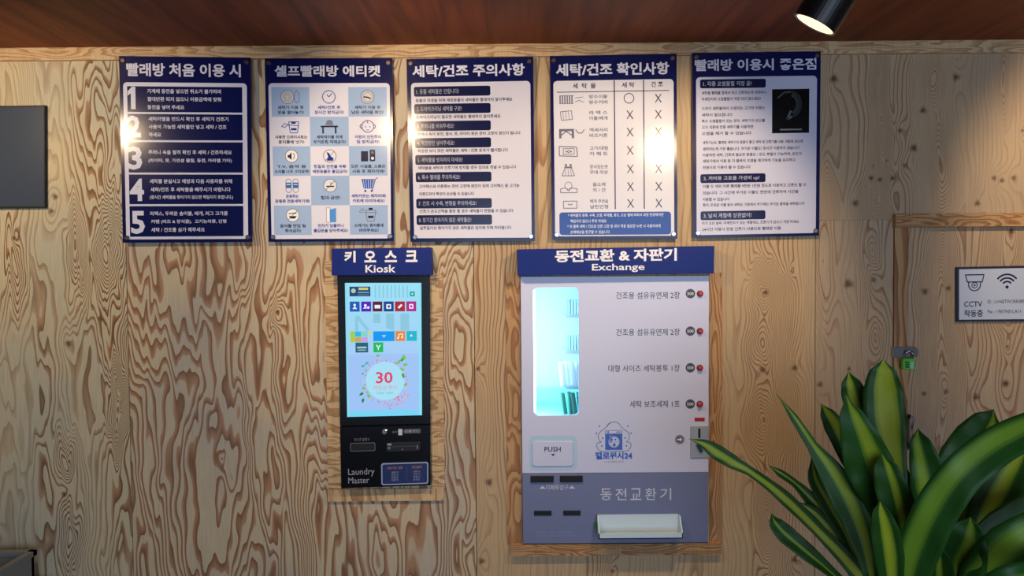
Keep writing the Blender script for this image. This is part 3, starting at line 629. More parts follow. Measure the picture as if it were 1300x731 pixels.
tile(452,434.4,468,447,(30,96,124),lambda b,x,y:(b.rect(x-6,y-1,x+6,y+1,K3,(190,206,200)),b.rect(x-5,y+2.5,x+5,y+4,K3,(150,184,180))))
tile(445.6,363.7,471.7,376,(24,66,112),lambda b,x,y:(b.flat(disc(450.5,369,3,10),K3,(180,200,190)),b.rect(457,365,469,368,K3,(206,206,110)),b.rect(456,370.5,470,371.8,K3,(140,170,196)),b.rect(456,373.5,470,374.6,K3,(90,130,166))))
tile(521,370,527.3,376.3,(20,170,160),lambda b,x,y:b.flat(disc(x,y,1,8),K3,wt))
b = B(F); b.flat(disc(489,483.5,24.5,40),K2,(168,224,244)); b.rect(445,451,531,451.4,K2,(180,206,246)); b.build('wreath_disc', M['screen'], scr)
rnd = random.Random(5); b = B(F)
def petal(x,y,L,wd,a,col,d=K3):
    P=[]
    for i in range(10):
        th=2*math.pi*i/10; u,v=L/2*math.cos(th)+L/2,wd/2*math.sin(th)*(1-.3*math.cos(th)); P.append((x+u*math.cos(a)-v*math.sin(a),y+u*math.sin(a)+v*math.cos(a)))
    b.flat(P,d+rnd.random()*.0003,col)
for i in range(70):
    a = rnd.uniform(0,2*math.pi)
    if -2.4 < a-2*math.pi*0 < -.0: pass
    r = rnd.uniform(24.5,28.5); col = rnd.choice([(236,150,190),(226,110,150),(214,190,230),(120,190,160),(240,180,170),(230,90,100)])
    petal(489+r*math.cos(a),483.5+r*math.sin(a),rnd.uniform(1.6,3.4),1.4,a+rnd.uniform(-1.5,1.5),col)
for i in range(40):
    a = rnd.uniform(.6,1.9); r = rnd.uniform(26,35); x,y = 489+r*math.cos(a)*1.1,483.5+r*math.sin(a)
    if y < 519: petal(x,y,rnd.uniform(1.5,3),1.4,rnd.uniform(0,6),rnd.choice([(236,130,160),(240,170,170),(226,100,130)]))
for x,y,L,a in ((505,462,6,-1),(509,459,7,-.9),(512,456,6,-1.4),(512,464,6,-.3),(508,467,7,.6),(511,474,7,1.3),(513,490,5,-.6),(514,457,6,-1.7),(461,498,6,2.6),(463,494,5,-2.2),(466,500,6,.9),(461,505,6,1.8),(464,462,5,-.6),(459,465,5,-.4),(478,451,5,.1),(460,473,3,1)):
    petal(x,y,L,3.2,a,rnd.choice([(110,200,40),(60,160,50),(30,130,80)] if x>470 or y>490 else [(80,180,150)]))
b.build('wreath_print', M['screen'], scr)
b = B(F); b.text('30',477.2,471.8,498.6,486.6,K3+.0004,(226,62,104),.02); b.text('적립금 행사',473.8,489.3,503.9,494.3,K3+.0004,(238,130,160),.0); b.text('2,000 · 5,000',478,497.6,498.5,500.2,K3+.0004,(70,180,150),0); b.build('screen_lettering', M['screen'], scr)
# controls under the screen
b = B(F); b.slab(rrect(443,561,475.5,572,2),KD-.001,KD+.003,bev=.4).build('receipt_slot_bezel', M['black_matte'], t)
B(F).ring(rrect(443,561,475.5,572,2),rrect(444,562,474.5,571,1.6),KD+.0034,(86,88,98)).build('bezel_outline', M['print_matte'], t)
B(F).slab(rrect(445.5,563.5,472,569.8,.8),KD+.002,KD+.0036).build('receipt_slot', M['dark'], t)
B(F).slab(rrect(489,562,533.5,574,2),KD-.001,KD+.006,bev=.6).build('card_reader', M['black_matte'], t)
b = B(F); b.rect(496,566.5,528,567.8,KD+.0063,(50,56,66)); b.rect(491,563,496,565.4,KD+.0064,(150,156,160)); b.rect(491,567,495,570.5,KD+.0064,(70,110,116)); b.rect(528.5,566,530,571,KD+.0064,(120,126,120)); b.flat(disc(510,571,.9,8),KD+.0064,(120,124,130)); b.build('reader_print', M['print_matte'], t)
V, G = lathe([(0,.0095),(.004,.0095),(.006,.007)], tuple(W(488.4,547.8,KD)), (0,-1,0), 20); mesh_world('lock_barrel', V, G, M['chrome'], t)
b = B(F); b.rr(511.5,545,534,551,2,K1,(70,74,86)); b.text('신용카드',513,546.2,532,550,K2,(180,184,200),0); b.rect(505,544.8,510.2,552.8,K1,(200,204,216)); b.text('삼성',497,547.2,503.5,549.8,K1,(130,134,146),0); b.text('영수증 발행구',448.5,555,468,559,K1,(120,122,140),0)
b.text('Laundry',440,593.5,474,604,K1,(158,160,170),0); b.text('Master',440,604.5,467,612.2,K1,(158,160,170),0); b.build('front_lettering', M['print_matte'], t)['kind'] = 'stuff'
b = B(F); b.slab(rrect(482.6,587.8,543.3,615.8,3),KD,KD+.0015,(150,168,206)); b.build('price_plate', M['print_matte'], t)
b = B(F); b.rr(484.2,589.4,541.7,614.2,2.2,KD+.0019,(20,38,94)); b.rect(515.4,593,515.9,611.5,KD+.0022,(70,84,130))
b.text('신용 카드 이용',490,592.6,510,596,KD+.0022,(214,130,100),0); b.text('무인결제',522,592.4,534.5,595.8,KD+.0022,(214,130,100),0)
for i,(p,q) in enumerate((('세탁기','세탁기'),('건조기','건조기'),('운동화','자판기'),('자판기','포인트'))): b.text(p,495.5,598.6+i*3.3,504.5,601.2+i*3.3,KD+.0022,(160,170,206),0); b.text(q,524,598.6+i*3.3,532.5,601.2+i*3.3,KD+.0022,(160,170,206),0)
b.build('plate_lettering', M['print_matte'], t)['kind'] = 'stuff'
# kiosk header sign
t = empty('sign_box', (W(484,349).x, 0, W(484,349).z), 'small navy box sign reading Kiosk above the touch kiosk', 'sign')
F = quad((421,315.5),(547,314),(421,349.5),(548,349),(421,315,547.5,349.3)); HD = .055
B(F).slab([(421,315),(547.5,315),(547.5,349.3),(421,349.3)],.0,HD,bev=.4).build('box', M['navy_sign'], t)
for ch,x0,x1 in (('키',437,451.5),('오',462.5,477.5),('스',488.5,504),('크',515,530)): B(F).text(ch,x0,318.3,x1,333,HD+.0006,(238,238,246),.04).build('lettering', M['print_matte'], t)
B(F).text('Kiosk',463.8,336.2,502,346,HD+.0006,(238,238,246),.018).build('lettering', M['print_matte'], t)
t = empty('sign_box', (W(782,349).x, 0, W(782,349).z), 'wide navy box sign reading Exchange above the vending cabinet', 'sign')
F = quad((656.5,316.5),(907,312),(657.5,350),(906.5,347),(657,314.3,906.7,348.5))
B(F).slab([(657,314.3),(906.7,314.3),(906.7,348.5),(657,348.5)],.0,HD,bev=.4).build('box', M['navy_sign'], t)
b = B(F); b.text('동전교환 & 자판기',704.7,316.2,859.2,332,HD+.0006,(238,238,246),.035); b.build('lettering', M['print_matte'], t); b = B(F); b.text('Exchange',751.4,334.6,818.3,345.6,HD+.0006,(238,238,246),.016); b.build('lettering', M['print_matte'], t)

# ---------------------------------------------------------------- vending cabinet
F = quad((661,351.5),(900,350),(664,690),(899,688.5),(662.5,351,899.5,689.3)); VD = .018
c = W(780, 689)
t = empty('vending_cabinet', (c.x, 0, c.z), 'white and grey coin exchange and vending cabinet with lit window', 'vending machine')
# front panel with rounded window hole (outer loop matched to the window loop)
def panel_hole(F, outer, hole, d0, d1, material, name, parent):
    N_ = 64; x0,y0,x1,y1 = outer; hx0,hy0,hx1,hy1,r = hole
    hp = rrect(hx0,hy0,hx1,hy1,r,15); cx,cy = (hx0+hx1)/2,(hy0+hy1)/2; op = []
    k = 16
    for i,(x,y) in enumerate(hp):
        sx, sy = (1,-1) if i<k else (1,1) if i<2*k else (-1,1) if i<3*k else (-1,-1); j = i % k
        if (sx,sy) == (1,-1): p = (x, y0) if j < 5 else ((x1,y0) if j < 11 else (x1, y))
        elif (sx,sy) == (1,1): p = (x1, y) if j < 5 else ((x1,y1) if j < 11 else (x, y1))
        elif (sx,sy) == (-1,1): p = (x, y1) if j < 5 else ((x0,y1) if j < 11 else (x0, y))
        else: p = (x0, y) if j < 5 else ((x0,y0) if j < 11 else (x, y0))
        op.append(p)
    b = B(F); b.ring(op, hp, d1, (255,255,255)); n = len(b.v); k = len(hp)
    b.v += [Vector((v.x,-d0,v.z)) for v in b.v[:2*k]]
    for i in range(k):
        j=(i+1)%k; b.f += [(n+i,i,j,n+j),(k+i,n+k+i,n+k+j,k+j)]; b.c += [(255,255,255)]*2
    return b.build(name, material, parent)
panel_hole(F,(662.5,351,899.5,600),(678,364.8,735,527,6),.0,VD,M['white'],'front_panel',t)
B(F).slab([(662.5,600.4),(899.5,600.4),(899.5,689.3),(662.5,689.3)],0,VD,bev=.3).build('lower_panel', M['greyblue'], t)
# illuminated inside
x0, x1 = W(672,450).x, W(800,450).x; z0, z1 = W(700,532).z, W(700,360).z; dp = .30; e = .004
def inside(name, bx, mt): return mesh_world(name, *wbox(*bx), mt, t)
lin_ = join(wbox(x0-e,0,z0-e,x0,dp,z1+e), wbox(x1,0,z0-e,x1+e,dp,z1+e), wbox(x0,dp,z0-e,x1,dp+e,z1+e), wbox(x0,0,z1,x1,dp,z1+e), wbox(x0,0,z0-e,x1,dp,z0))
mesh_world('lining', *lin_, M['inner'], t)
V, G = tube([(x0+.012,.02,z0+.02),(x0+.012,.02,z1-.02)], .009, 12); mesh_world('light_tube', V, G, M['led'], t)
area_light('cabinet_tube_light', (x0+.02,.05,(z0+z1)/2), (x0+.12,.3,(z0+z1)/2), .03, .4, 1.9, (.5,.93,1.0))
gl = B(F).slab(rrect(676,363,737,529,6),.0005,.003).build('window_pane', M['glass'], t)
xs = W(716,450,-.1).x
zsh = [W(725,y,-.08).z for y in (401,446,490,531)]
for i, z in enumerate(zsh):
    sh = mesh_world('shelf', *join(wbox(xs,.03,z-.003,x1-.001,.24,z), wbox(xs,.03,z,x1-.001,.034,z+.008)), M['shelf'], t)
def vend_mat(n, c, r=.35): return mat(n, c, r)
PK = [vend_mat('pack_blue',(96,150,190)), vend_mat('pack_white',(206,222,232),.25), vend_mat('pack_green',(34,120,104)), vend_mat('pack_teal',(60,110,140))]
def pack(name, x, y, z, w_, h_, th, lean, m_, label, cat, grp):
    # a sealed sachet: pillow shape with flat crimped ends
    V, F_ = [], []; nz, nx = 7, 4
    for s in (1, -1):
        for j in range(nz):
            for i in range(nx+1):
                u, v = i/nx, j/(nz-1); bul = math.sin(math.pi*u)**.6*math.sin(math.pi*v)**.4 if 0<u<1 and 0<v<1 else 0
                V.append((x+(u-.5)*w_+lean*v*h_, y+s*(th/2*bul+.0006), z+v*h_))
    for s in (0, 1):
        o = s*nz*(nx+1)
        for j in range(nz-1):
            for i in range(nx):
                a = o+j*(nx+1)+i; q = (a, a+1, a+nx+2, a+nx+1); F_.append(q if s else q[::-1])
    R_ = [j*(nx+1) for j in range(nz)]+[(nz-1)*(nx+1)+i for i in range(1,nx+1)]+[j*(nx+1)+nx for j in range(nz-2,-1,-1)]+[i for i in range(nx-1,0,-1)]
    o = nz*(nx+1)
    for a, bb in zip(R_, R_[1:]+R_[:1]): F_.append((a, a+o, bb+o, bb))
    V = [Vector(v)-Vector((x,y,z)) for v in V]; me = bpy.data.meshes.new(name); me.from_pydata([tuple(v) for v in V], [], F_)
    me.polygons.foreach_set('use_smooth', [True]*len(me.polygons)); o_ = obj(name, me, m_); o_.location = (x,y,z); return tag(o_, label, cat, grp)
ORD = ('leftmost','second from the left','third from the left','fourth from the left','fifth from the left','rightmost')
for r, z in enumerate(zsh[:2]):
    for i in range(6):
        o_ = pack('softener_sheet_pack', xs+.006+i*.0095+.003, .045+.0, z+.0005, .0055, .058, .07*0+.03, .0, PK[3 if i%2 else 0],
             'thin blue softener pack on the %s lit shelf, %s of the row' % (('top','second')[r], ORD[i]), 'packet', 'softener packs on the %s shelf' % ('top','second')[r])
ORD4 = ('leftmost','second from the left','third from the left','rightmost')
pos = [(-.016,.05),(-.002,.07),(.016,.05),(.034,.06)]
for i,(dx,y) in enumerate(pos):
    pack('laundry_bag_pack', xs+dx+.012, y, zsh[2]+.0008, .022, .085, .016, -.10+.05*(i%2), PK[1], 'white laundry bag pack leaning on the third lit shelf, '+ORD4[i], 'packet', 'laundry bag packs on the third shelf')
for i,(dx,y) in enumerate([(.004,.05),(.022,.07),(.038,.05),(.054,.06)]):
    pack('detergent_pouch', xs+dx, y, zsh[3]+.0008, .016, .092, .014, -.16+.05*(i%2), PK[2], 'green detergent pouch leaning on the bottom lit shelf, '+ORD4[i], 'packet', 'detergent pouches on the bottom shelf')
# white panel details
V1, V2, V3 = VD+.0005, VD+.0008, VD+.0011
T_ = (56,60,84)
for s_,a_,y_ in (('건조용 섬유유연제 2장',782.5,375.3),('건조용 섬유유연제 2장',782.5,422),('대형 사이즈 세탁봉투 1장',772.5,467.8),('세탁 보조세제 1포',799.6,513.2)): B(F).text(s_,a_,y_-4.4,863,y_+4.4,V1,T_,.006).build('product_lettering', M['print_matte'], t)
for y_ in (373.5,421,467.5,513.5):
    bd = B(F).flat(disc(876.3,y_,6,24),V1,(66,68,82)).build('price_badge', M['print_matte'], t)
    B(F).text('500',872.3,y_-1.9,880.3,y_+1.9,V2,(214,214,226),.02).build('badge_lettering', M['print_matte'], bd)
    p = W(*F(888.2,y_),VD); V, G = lathe([(0,.0105),(.003,.0105),(.0035,.008)], tuple(p), (0,-1,0), 20); bz = mesh_world('button_bezel', V, G, M['darkmetal'], t)
    V, G = lathe([(0,.0078),(.011,.0078),(.0135,.0068),(.0145,.003)], tuple(p), (0,-1,0), 20); mesh_world('push_button', V, G, M['red'], bz, False)
B(F).box(882,531,894.7,535.4,VD,VD+.002,bev=.2).build('red_display', M['redled'], t)
cm = B(F).box(876.8,541.5,899.3,582,VD,VD+.004,bev=.5).build('coin_plate', M['steel'], t)
B(F).slab(rrect(886.5,544.5,889.3,557,1),VD+.004,VD+.0046).build('coin_slot', M['dark'], cm)
V, G = lathe([(0,.009),(.01,.009),(.012,.007)], tuple(W(*F(888,549.5),VD+.004)), (0,-1,0), 20)
B(F).slab([(884,566),(887,564),(893,573),(890,576)],VD+.004,VD+.010,bev=.3).build('return_lever', M['darkmetal'], cm)
b = B(F); b.flat(disc(863,558.5,5.8,24),V1,(40,42,60)); b.ring(disc(863,558.5,4.6,24),disc(863,558.5,4.1,24),V2,(214,214,226)); b.flat([(860,557.4),(863,557.4),(863,555.6),(866.4,558.5),(863,561.4),(863,559.6),(860,559.6)],V2,(232,232,240)); b.build('arrow_badge', M['print_matte'], t)
# pick-up flap
fl = B(F); fl.ring(rrect(672,553,732.3,596,6),rrect(675,559.5,727.5,592,4),VD+.0006,(176,208,232)); fr = fl.build('flap_recess', M['print_matte'], t)
B(F).slab(rrect(675,559.5,727.5,592,4),VD-.002,VD+.004,(206,206,226),bev=.8).build('pickup_flap', M['white'], t)
b = B(F); b.text('PUSH',690.8,566.6,711.6,573,VD+.0046,(40,44,70),.012); b.flat([(699,575.6),(704.4,575.6),(701.7,578.8)],VD+.0046,(40,44,70)); b.build('flap_lettering', M['print_matte'], t)
# logo
b = B(F); LB, LD = (52,98,196), (84,112,180)
P = []
for cx,cy,r,a0,a1 in ((779.5,545,9.5,200,340),(791,554,8,-60,60),(793,565,8,-20,80),):
    P += [(cx+r*math.cos(math.radians(a)),cy+r*math.sin(math.radians(a))) for a in np.linspace(a0,a1,9)]
P += [(2*779.2-x,y) for x,y in P[::-1] if x > 782]
b.line(P,.8,V1,LD)
b.rect(768.2,546,790,571,V1,LB); b.rect(769,546.6,789.4,550.4,V2,(206,212,232)); b.flat(disc(772,548.5,1.3,10),V3,LB); b.rect(782,547.8,788,549.2,V3,(120,140,190)); b.rect(773.5,552,777,562,V2,(120,130,214))
b.flat(disc(779.4,561,7,24),V2,(206,216,238)); b.ring(disc(779.4,561,6,24),disc(779.4,561,5.4,24),V3,(130,156,214)); b.flat(disc(777,558,1.2,8),V3,LB); b.flat(disc(781,558,1.2,8),V3,LB); b.flat(disc(779.6,564.5,2,10),V3,LB); b.line([(775,561),(784,561)],.7,V3,(120,150,200))
for x_,y_ in ((761,541),(797,541),(757,550),(801,550),(765,556),(793.5,556),(764,566),(795,566)): b.flat(disc(x_,y_,1.1,8),V1,LD)
b.text('헬로워시24',755.4,573.6,802.6,583.2,V1,(36,92,196),.04); b.text('24시 셀프 빨래방 크린세탁',766.5,585,792,587,V1,(120,124,140),0); b.build('logo_print', M['print_matte'], t)
b = B(F)
for x_ in np.arange(663.5,899,2.4): b.rect(x_,599.6,x_+1.2,600.3,V1,(90,96,120))
b.build('perforation_line', M['print_matte'], t)
# lower panel
for x0_,x1_ in ((673,702.3),(710.5,739.4)):
    B(F).box(x0_,604,x1_,612,VD-.002,VD+.006,bev=.6).build('banknote_slot', M['dark'], t)
for x0_,x1_ in ((677,699.3),(714.4,736.4)):
    B(F).box(x0_,648,x1_,654,VD-.002,VD+.003,bev=.4).build('banknote_outlet', M['dark'], t)
b = B(F); b.text('지폐투입구',692,615,721,621.5,V1,(206,208,224),0)
for x_ in (688,725.5): b.flat([(x_-4,619.8),(x_,616),(x_+4,619.8)],V1,(206,208,224))
for i_,ch in enumerate('동전교환기'): b.text(ch,762+i_*19,619.8,776.2+i_*19,635,V1,(206,208,226),.008)
b.text('지폐투입구는 천원권 오천원 만원권만',680,673.8,726,676.6,V1,(150,156,184),0); b.text('훼손 지폐와 외화는 사용하실수 없습니다',680,677.8,731,680.8,V1,(150,156,184),0); b.build('lower_lettering', M['print_matte'], t)['kind'] = 'stuff'
# coin tray: back plate, bottom, sides, lip
tr_ = []
a0, a1, zt_, zb = W(757.5,660,VD).x, W(862,660,VD).x, W(810,652.5,VD).z, W(810,676,VD).z
yv = -VD
def tb(*a): tr_.append(wbox(*a))
tb(a0,yv-.004,zb,a1,yv,zt_); tb(a0,yv-.055,zb,a1,yv,zb+.003); tb(a0,yv-.055,zb,a1,yv-.052,zb+.018)
def side(x): 
    V=[(x_,y_,z_) for x_ in (x,x+.003) for y_,z_ in ((yv,zb),(yv,zt_),(yv-.02,zt_),(yv-.055,zb+.018),(yv-.055,zb))]
    return V,[(0,1,2,3,4),(9,8,7,6,5)]+[(i,i+5,(i+1)%5+5,(i+1)%5) for i in range(5)]
tr_ += [side(a0), side(a1-.003)]
mesh_world('coin_tray', *join(*tr_), M['plastic'], t)
for x in (a0-.008, a1+.001): mesh_world('tray_clip', *wbox(x,yv-.012,zb+.018,x+.007,yv,zb+.036), M['green'], t)

# ---------------------------------------------------------------- sign on the door
F = quad((1214.5,339),(1345,336.2),(1214.5,408.5),(1345,407.5),(1214.5,338,1345,408)); SD = .004
t = empty('notice_sign', (W(1280,408).x, .004, W(1280,408).z), 'white CCTV and wireless notice with dark border on the door', 'sign')
B(F).slab([(1214.5,338),(1345,338),(1345,408),(1214.5,408)],-.004,SD).build('board', M['poster_edge'], t)
b = B(F); b.rect(1217.6,341,1342,405.2,SD+.0005,(196,204,222)); DK=(22,24,62); S2=SD+.0009
b.ring([(1225,347.5),(1250,347.5),(1247.5,358),(1227.5,358)],[(1226.5,349),(1248.5,349),(1246.5,356.6),(1228.6,356.6)],S2,DK)
P=[(1230,357)]+[(1237.3+7.5*math.cos(math.radians(a)),361+7.5*math.sin(math.radians(a))) for a in range(180,-1,-15)]+[(1245,357)]
b.line(P,1.3,S2,DK); b.ring(disc(1237.3,361.5,4,16),disc(1237.3,361.5,3,16),S2,DK); b.flat(disc(1237.3,361.5,1.4,8),S2,DK)
for r_ in (6.5,11,15.5): b.line([(1278.5+r_*math.cos(math.radians(a)),364+r_*math.sin(math.radians(a))) for a in range(-142,-36,8)],2.1,S2,DK)
b.flat(disc(1278.5,364.5,2.1,12),S2,DK); b.build('icon_print', M['print_matte'], t)
b = B(F); b.text('CCTV',1224,382,1247,389,S2,DK,.01); b.build('lettering', M['print_matte'], t); b = B(F); b.text('작동중',1224,393,1248,401.8,S2,(40,42,66),.02); b.build('lettering', M['print_matte'], t); b = B(F); b.text('ID : U+NETWORK0B9F',1254,380.5,1303,385,S2,(60,64,90),0); b.build('lettering', M['print_matte'], t); b = B(F); b.text('Pw : 1987H01LA11',1254,393,1296,397.6,S2,(60,64,90),0); b.build('lettering', M['print_matte'], t)

# hasp and padlock
t = empty('hasp', (W(1150,447).x, 0, W(1150,452).z), 'dark steel hasp latch across the jamb beside the door', 'latch')
b = B(); b.slab(rrect(1134.5,440.5,1166,453.5,5),.004,.008,bev=.4); b.build('strap', M['hasp'], t)
B().box(1133.2,440.5,1136,453.8,.004,.011,bev=.4).build('hinge_pin', M['chrome'], t)
V, G = tube([W(1150,447,.008),W(1150,447,.018),W(1152,445.5,.021),W(1158,445.5,.021),W(1160,447,.018),W(1160,447,.008)],.0022,8); mesh_world('staple', V, G, M['chrome'], t, True)
t = empty('padlock', (W(1154,469).x, -.018, W(1154,469).z), 'small lime green padlock hanging from the hasp', 'padlock')
B().slab(rrect(1146.5,455,1162,469,2.5),.012,.026,bev=1).build('body', M['lime'], t)
V, G = tube([W(1149.5,456,.0175),W(1149.5,449,.0175),W(1151.5,446.4,.0175),W(1157,446.4,.0175),W(1159,449,.0175),W(1159,456,.0175)],.0024,8); mesh_world('shackle', V, G, M['chrome'], t, True)
b = B()
for y_ in (459,462,465): b.box(1149.5,y_,1154.5,y_+1.8,.026,.0275,bev=.2)
b.build('dial', M['darkmetal'], t)
b=B(); b.rect(1156,459,1160,468,.0265,(140,226,170)); b.build('sticker', M['print_matte'], t)

# ---------------------------------------------------------------- dark monitor on the left, grey cart
t = empty('monitor', (W(10,264).x, 0, W(10,264).z), 'blank dark monitor on the wall at the left edge', 'monitor')
B().slab([(-130,136),(57,133.5),(57.5,263.5),(-130,266)],0,.012,bev=.4).build('casing', M['black_matte'], t)
B().slab([(-128,138),(55.5,135.5),(56,261.8),(-128,264)],.0115,.0128).build('screen', M['monitor'], t)
t = empty('laundry_cart', (W(0,720,.22).x, -.25, 0), 'grey plastic cart corner with curved handle slot, bottom left corner', 'cart')
def cart():
    px = [(-90,745),(2,716),(32,698.5),(38,697)]
    c0 = W(27,709,.12); c1 = W(3,715,.34)
    xr, zt2 = c0.x, c0.z
    x_l = xr-.62; yb, yf = -.06, -.40
    # open tub with sloped top edge, built as four thick walls
    top = lambda y: zt2+.006+(y-yb)*.02
    ob = []
    def wall_(p, q, th):
        (xa_,ya_,za_),(xb_,yb_,zb_) = p,q; n = Vector((yb_-ya_, xa_-xb_, 0)).normalized()*th; z0_=zt2-.36
        V=[(xa_,ya_,z0_),(xb_,yb_,z0_),(xb_,yb_,zb_),(xa_,ya_,za_)]; V += [(a[0]+n.x,a[1]+n.y,a[2]) for a in V]
        return V,[(0,1,2,3),(7,6,5,4),(0,4,5,1),(1,5,6,2),(2,6,7,3),(3,7,4,0)]
    A_,B_,C_,D_ = (x_l,yf,zt2-.0),(xr-.0,yf+.0,zt2),(xr,yb,zt2),(x_l,yb,zt2)
    return join(wall_(A_,B_,-.012),wall_(B_,C_,-.012),wall_(C_,D_,-.012),wall_(D_,A_,-.012), wbox(x_l,yf,zt2-.37,xr,yb,zt2-.355)), (xr,yf,yb,zt2,x_l)
geo, (xr,yf,yb,zt2,x_l) = cart()
yf2=-.34
mesh_world('tub', *geo, M['grey'], t)
V, G = tube([(xr-.10,yf-.004,zt2-.16),(xr-.085,yf-.005,zt2-.10),(xr-.055,yf-.005,zt2-.055),(xr-.025,yf-.004,zt2-.035)],[.006,.009,.009,.005],8); mesh_world('handle_slot', V, G, M['dark'], t, True)
mesh_world('rim', *join(wbox(x_l-.008,yf-.008,zt2-.012,xr+.008,yf+.014,zt2+.004), wbox(xr-.014,yf-.008,zt2-.012,xr+.008,yb+.004,zt2+.004), wbox(x_l-.008,yb-.014,zt2-.012,xr+.008,yb+.004,zt2+.004), wbox(x_l-.008,yf-.008,zt2-.012,x_l+.014,yb+.004,zt2+.004)), M['grey'], t)
for lx in (x_l+.03, xr-.03):
    for ly in (yf+.03, yb-.03):
        mesh_world('leg', *tube([(lx,ly,zt2-.355),(lx,ly,.05)],.011,8), M['darkmetal'], t, True)
        V, G = lathe([(0,.024),(.018,.024)],(lx-.009,ly,.025),(1,0,0),16); mesh_world('caster', V, G, M['black_matte'], t)

# ---------------------------------------------------------------- spotlights on a ceiling track
track = tag(mesh_world('ceiling_track', *wbox(-2.3,-.97,ZC-.02,2.35,-.935,ZC), M['lampblack']), 'black lighting track running along the reddish ceiling', 'track')
def spotlight(face, axis, target, label, L=.15):
    face = Vector(face); ax = Vector(axis).normalized(); r = .048
    top = face-ax*L; base = Vector((top.x, -.952, ZC-.02))
    t = empty('spotlight', base, label, 'spotlight', 'track spotlights')
    V, G = lathe([(0,r*.93),(.004,r),(L*.2,r),(L-.006,r),(L,r*.985)], top, ax, 40); V2_ = V
    # open front: drop last cap, add inner wall
    G = G[:-1]; n = len(V); seg = 40
    q = ax.to_track_quat('Z','Y')
    for tt, rr in ((L,r*.9),(L-.0015,r*.88)): V += [top+ax*tt+q @ Vector((rr*math.cos(2*math.pi*i/seg),rr*math.sin(2*math.pi*i/seg),0)) for i in range(seg)]
    for i in range(seg):
        j=(i+1)%seg; G += [(n-seg+i,n-seg+j,n+j,n+i),(n+i,n+j,n+seg+j,n+seg+i)]
    mesh_world('housing', V, G, M['lampblack'], t, False)
    V = [face-ax*.0012+q @ Vector((r*.88*math.cos(2*math.pi*i/seg),r*.88*math.sin(2*math.pi*i/seg),0)) for i in range(seg)]
    mesh_world('lens', V, [tuple(range(seg))], M['lens'], t)
    mid = face-ax*L*.8
    mesh_world('stem', *tube([base, Vector((base.x,base.y,base.z-.03)), (mid+Vector((0,-r*.9,.0)))],.007,8), M['lampblack'], t, True)
    mesh_world('adapter', *wbox(base.x-.05,base.y-.017,base.z-.022,base.x+.05,base.y+.017,base.z), M['lampblack'], t)
    l = bpy.data.lights.new('spot_beam', 'SPOT'); l.energy = SPOT_POWER; l.color = SPOT_COL; l.spot_size = math.radians(92); l.spot_blend = .55; l.shadow_soft_size = .03
    o = bpy.data.objects.new('spot_beam', l); COL.objects.link(o); o.location = face+ax*.012
    o.rotation_euler = (Vector(target)-o.location).to_track_quat('-Z','Y').to_euler()
fv = W(1034,31.5,.80)
spotlight(fv, (-.48,.235,-.845), (fv.x-.25, 0, EYE+.0), 'black cylinder spotlight in view at the top right')
for x, lab in ((-1.69,'black cylinder spotlight aimed at the leftmost poster'),(-.46,'black cylinder spotlight above the gap between second and third posters'),(1.82,'black cylinder spotlight above the right hand door')):
    spotlight((x,-.86,EYE+.605), (.2 if x<-1 else -.1,.72,-.66), (x+.30,0,EYE+.16), lab, .12)

# ---------------------------------------------------------------- plant
def catmull(P, n):
    P = [2*P[0]-P[1]]+P+[2*P[-1]-P[-2]]; out = []
    for i in range(1, len(P)-2):
        for k in range(n):
            t_ = k/n; a, b_, c_, d_ = P[i-1], P[i], P[i+1], P[i+2]
            out.append(.5*((2*b_)+(c_-a)*t_+(2*a-5*b_+4*c_-d_)*t_*t_+(3*b_-a-3*c_+d_)*t_**3))
    out.append(P[-2]); return out
pot_c = Vector((W(1190,700,.85).x, -.85, 0))
plant = empty('potted_dracaena', pot_c, 'large potted plant with striped yellow green strap leaves in front of door', 'plant')
def leaf(pts, hw, stripe=.35, roll=0.0, fold=.25, off=0.0, tone=.9):
    """pts: tip to base (px, py, depth); hw: half width in px at each point; roll turns the blade about its spine"""
    stripe += .05
    P3 = catmull([Vector(W(x, y, d)) for x, y, d in pts], 6)
    S = len(P3); hs = np.interp(np.linspace(0, len(pts)-1, S), range(len(pts)), [h_/FPX*(DCAM-p[2]) for h_, p in zip(hw, pts)])
    V, Fc, ac, al = [], [], [], []; K = 8
    for i, p in enumerate(P3):
        tn = (P3[min(i+1, S-1)]-P3[max(i-1, 0)]).normalized(); view = (CAM-p).normalized()
        side = tn.cross(view).normalized(); nrm = side.cross(tn).normalized()
        if nrm.dot(view) < 0: nrm = -nrm
        rl = roll*(i/(S-1))
        sd = side*math.cos(rl)+nrm*math.sin(rl); nm = nrm*math.cos(rl)-side*math.sin(rl)
        tp = min(1, (i+.02)/(S*.16))**.5 if i < S*.16 else 1
        for k_ in range(K+1):
            u = -1+2*k_/K
            V.append(p+sd*u*hs[i]*tp/max(.5, math.cos(rl))-nm*(fold*hs[i]*tp*(1-abs(u)**1.3) - .08*hs[i]*math.sin(i*.8+u*2)*abs(u))); ac.append(u-off); al.append(i/S)
    for i in range(S-1):
        for k_ in range(K):
            a = i*(K+1)+k_; Fc.append((a, a+1, a+K+2, a+K+1))
    o = mesh_world('leaf', V, Fc, M['leaf'], plant, True)
    for nme, vals in (('across', ac), ('along', al), ('stripe', [stripe]*len(V)), ('tone', [tone]*len(V))):
        at = o.data.attributes.new(nme, 'FLOAT', 'POINT'); at.data.foreach_set('value', np.array(vals, np.float32))
    md = o.modifiers.new('thick', 'SOLIDIFY'); md.thickness = .0007; md.offset = 0
    return o
D = .85
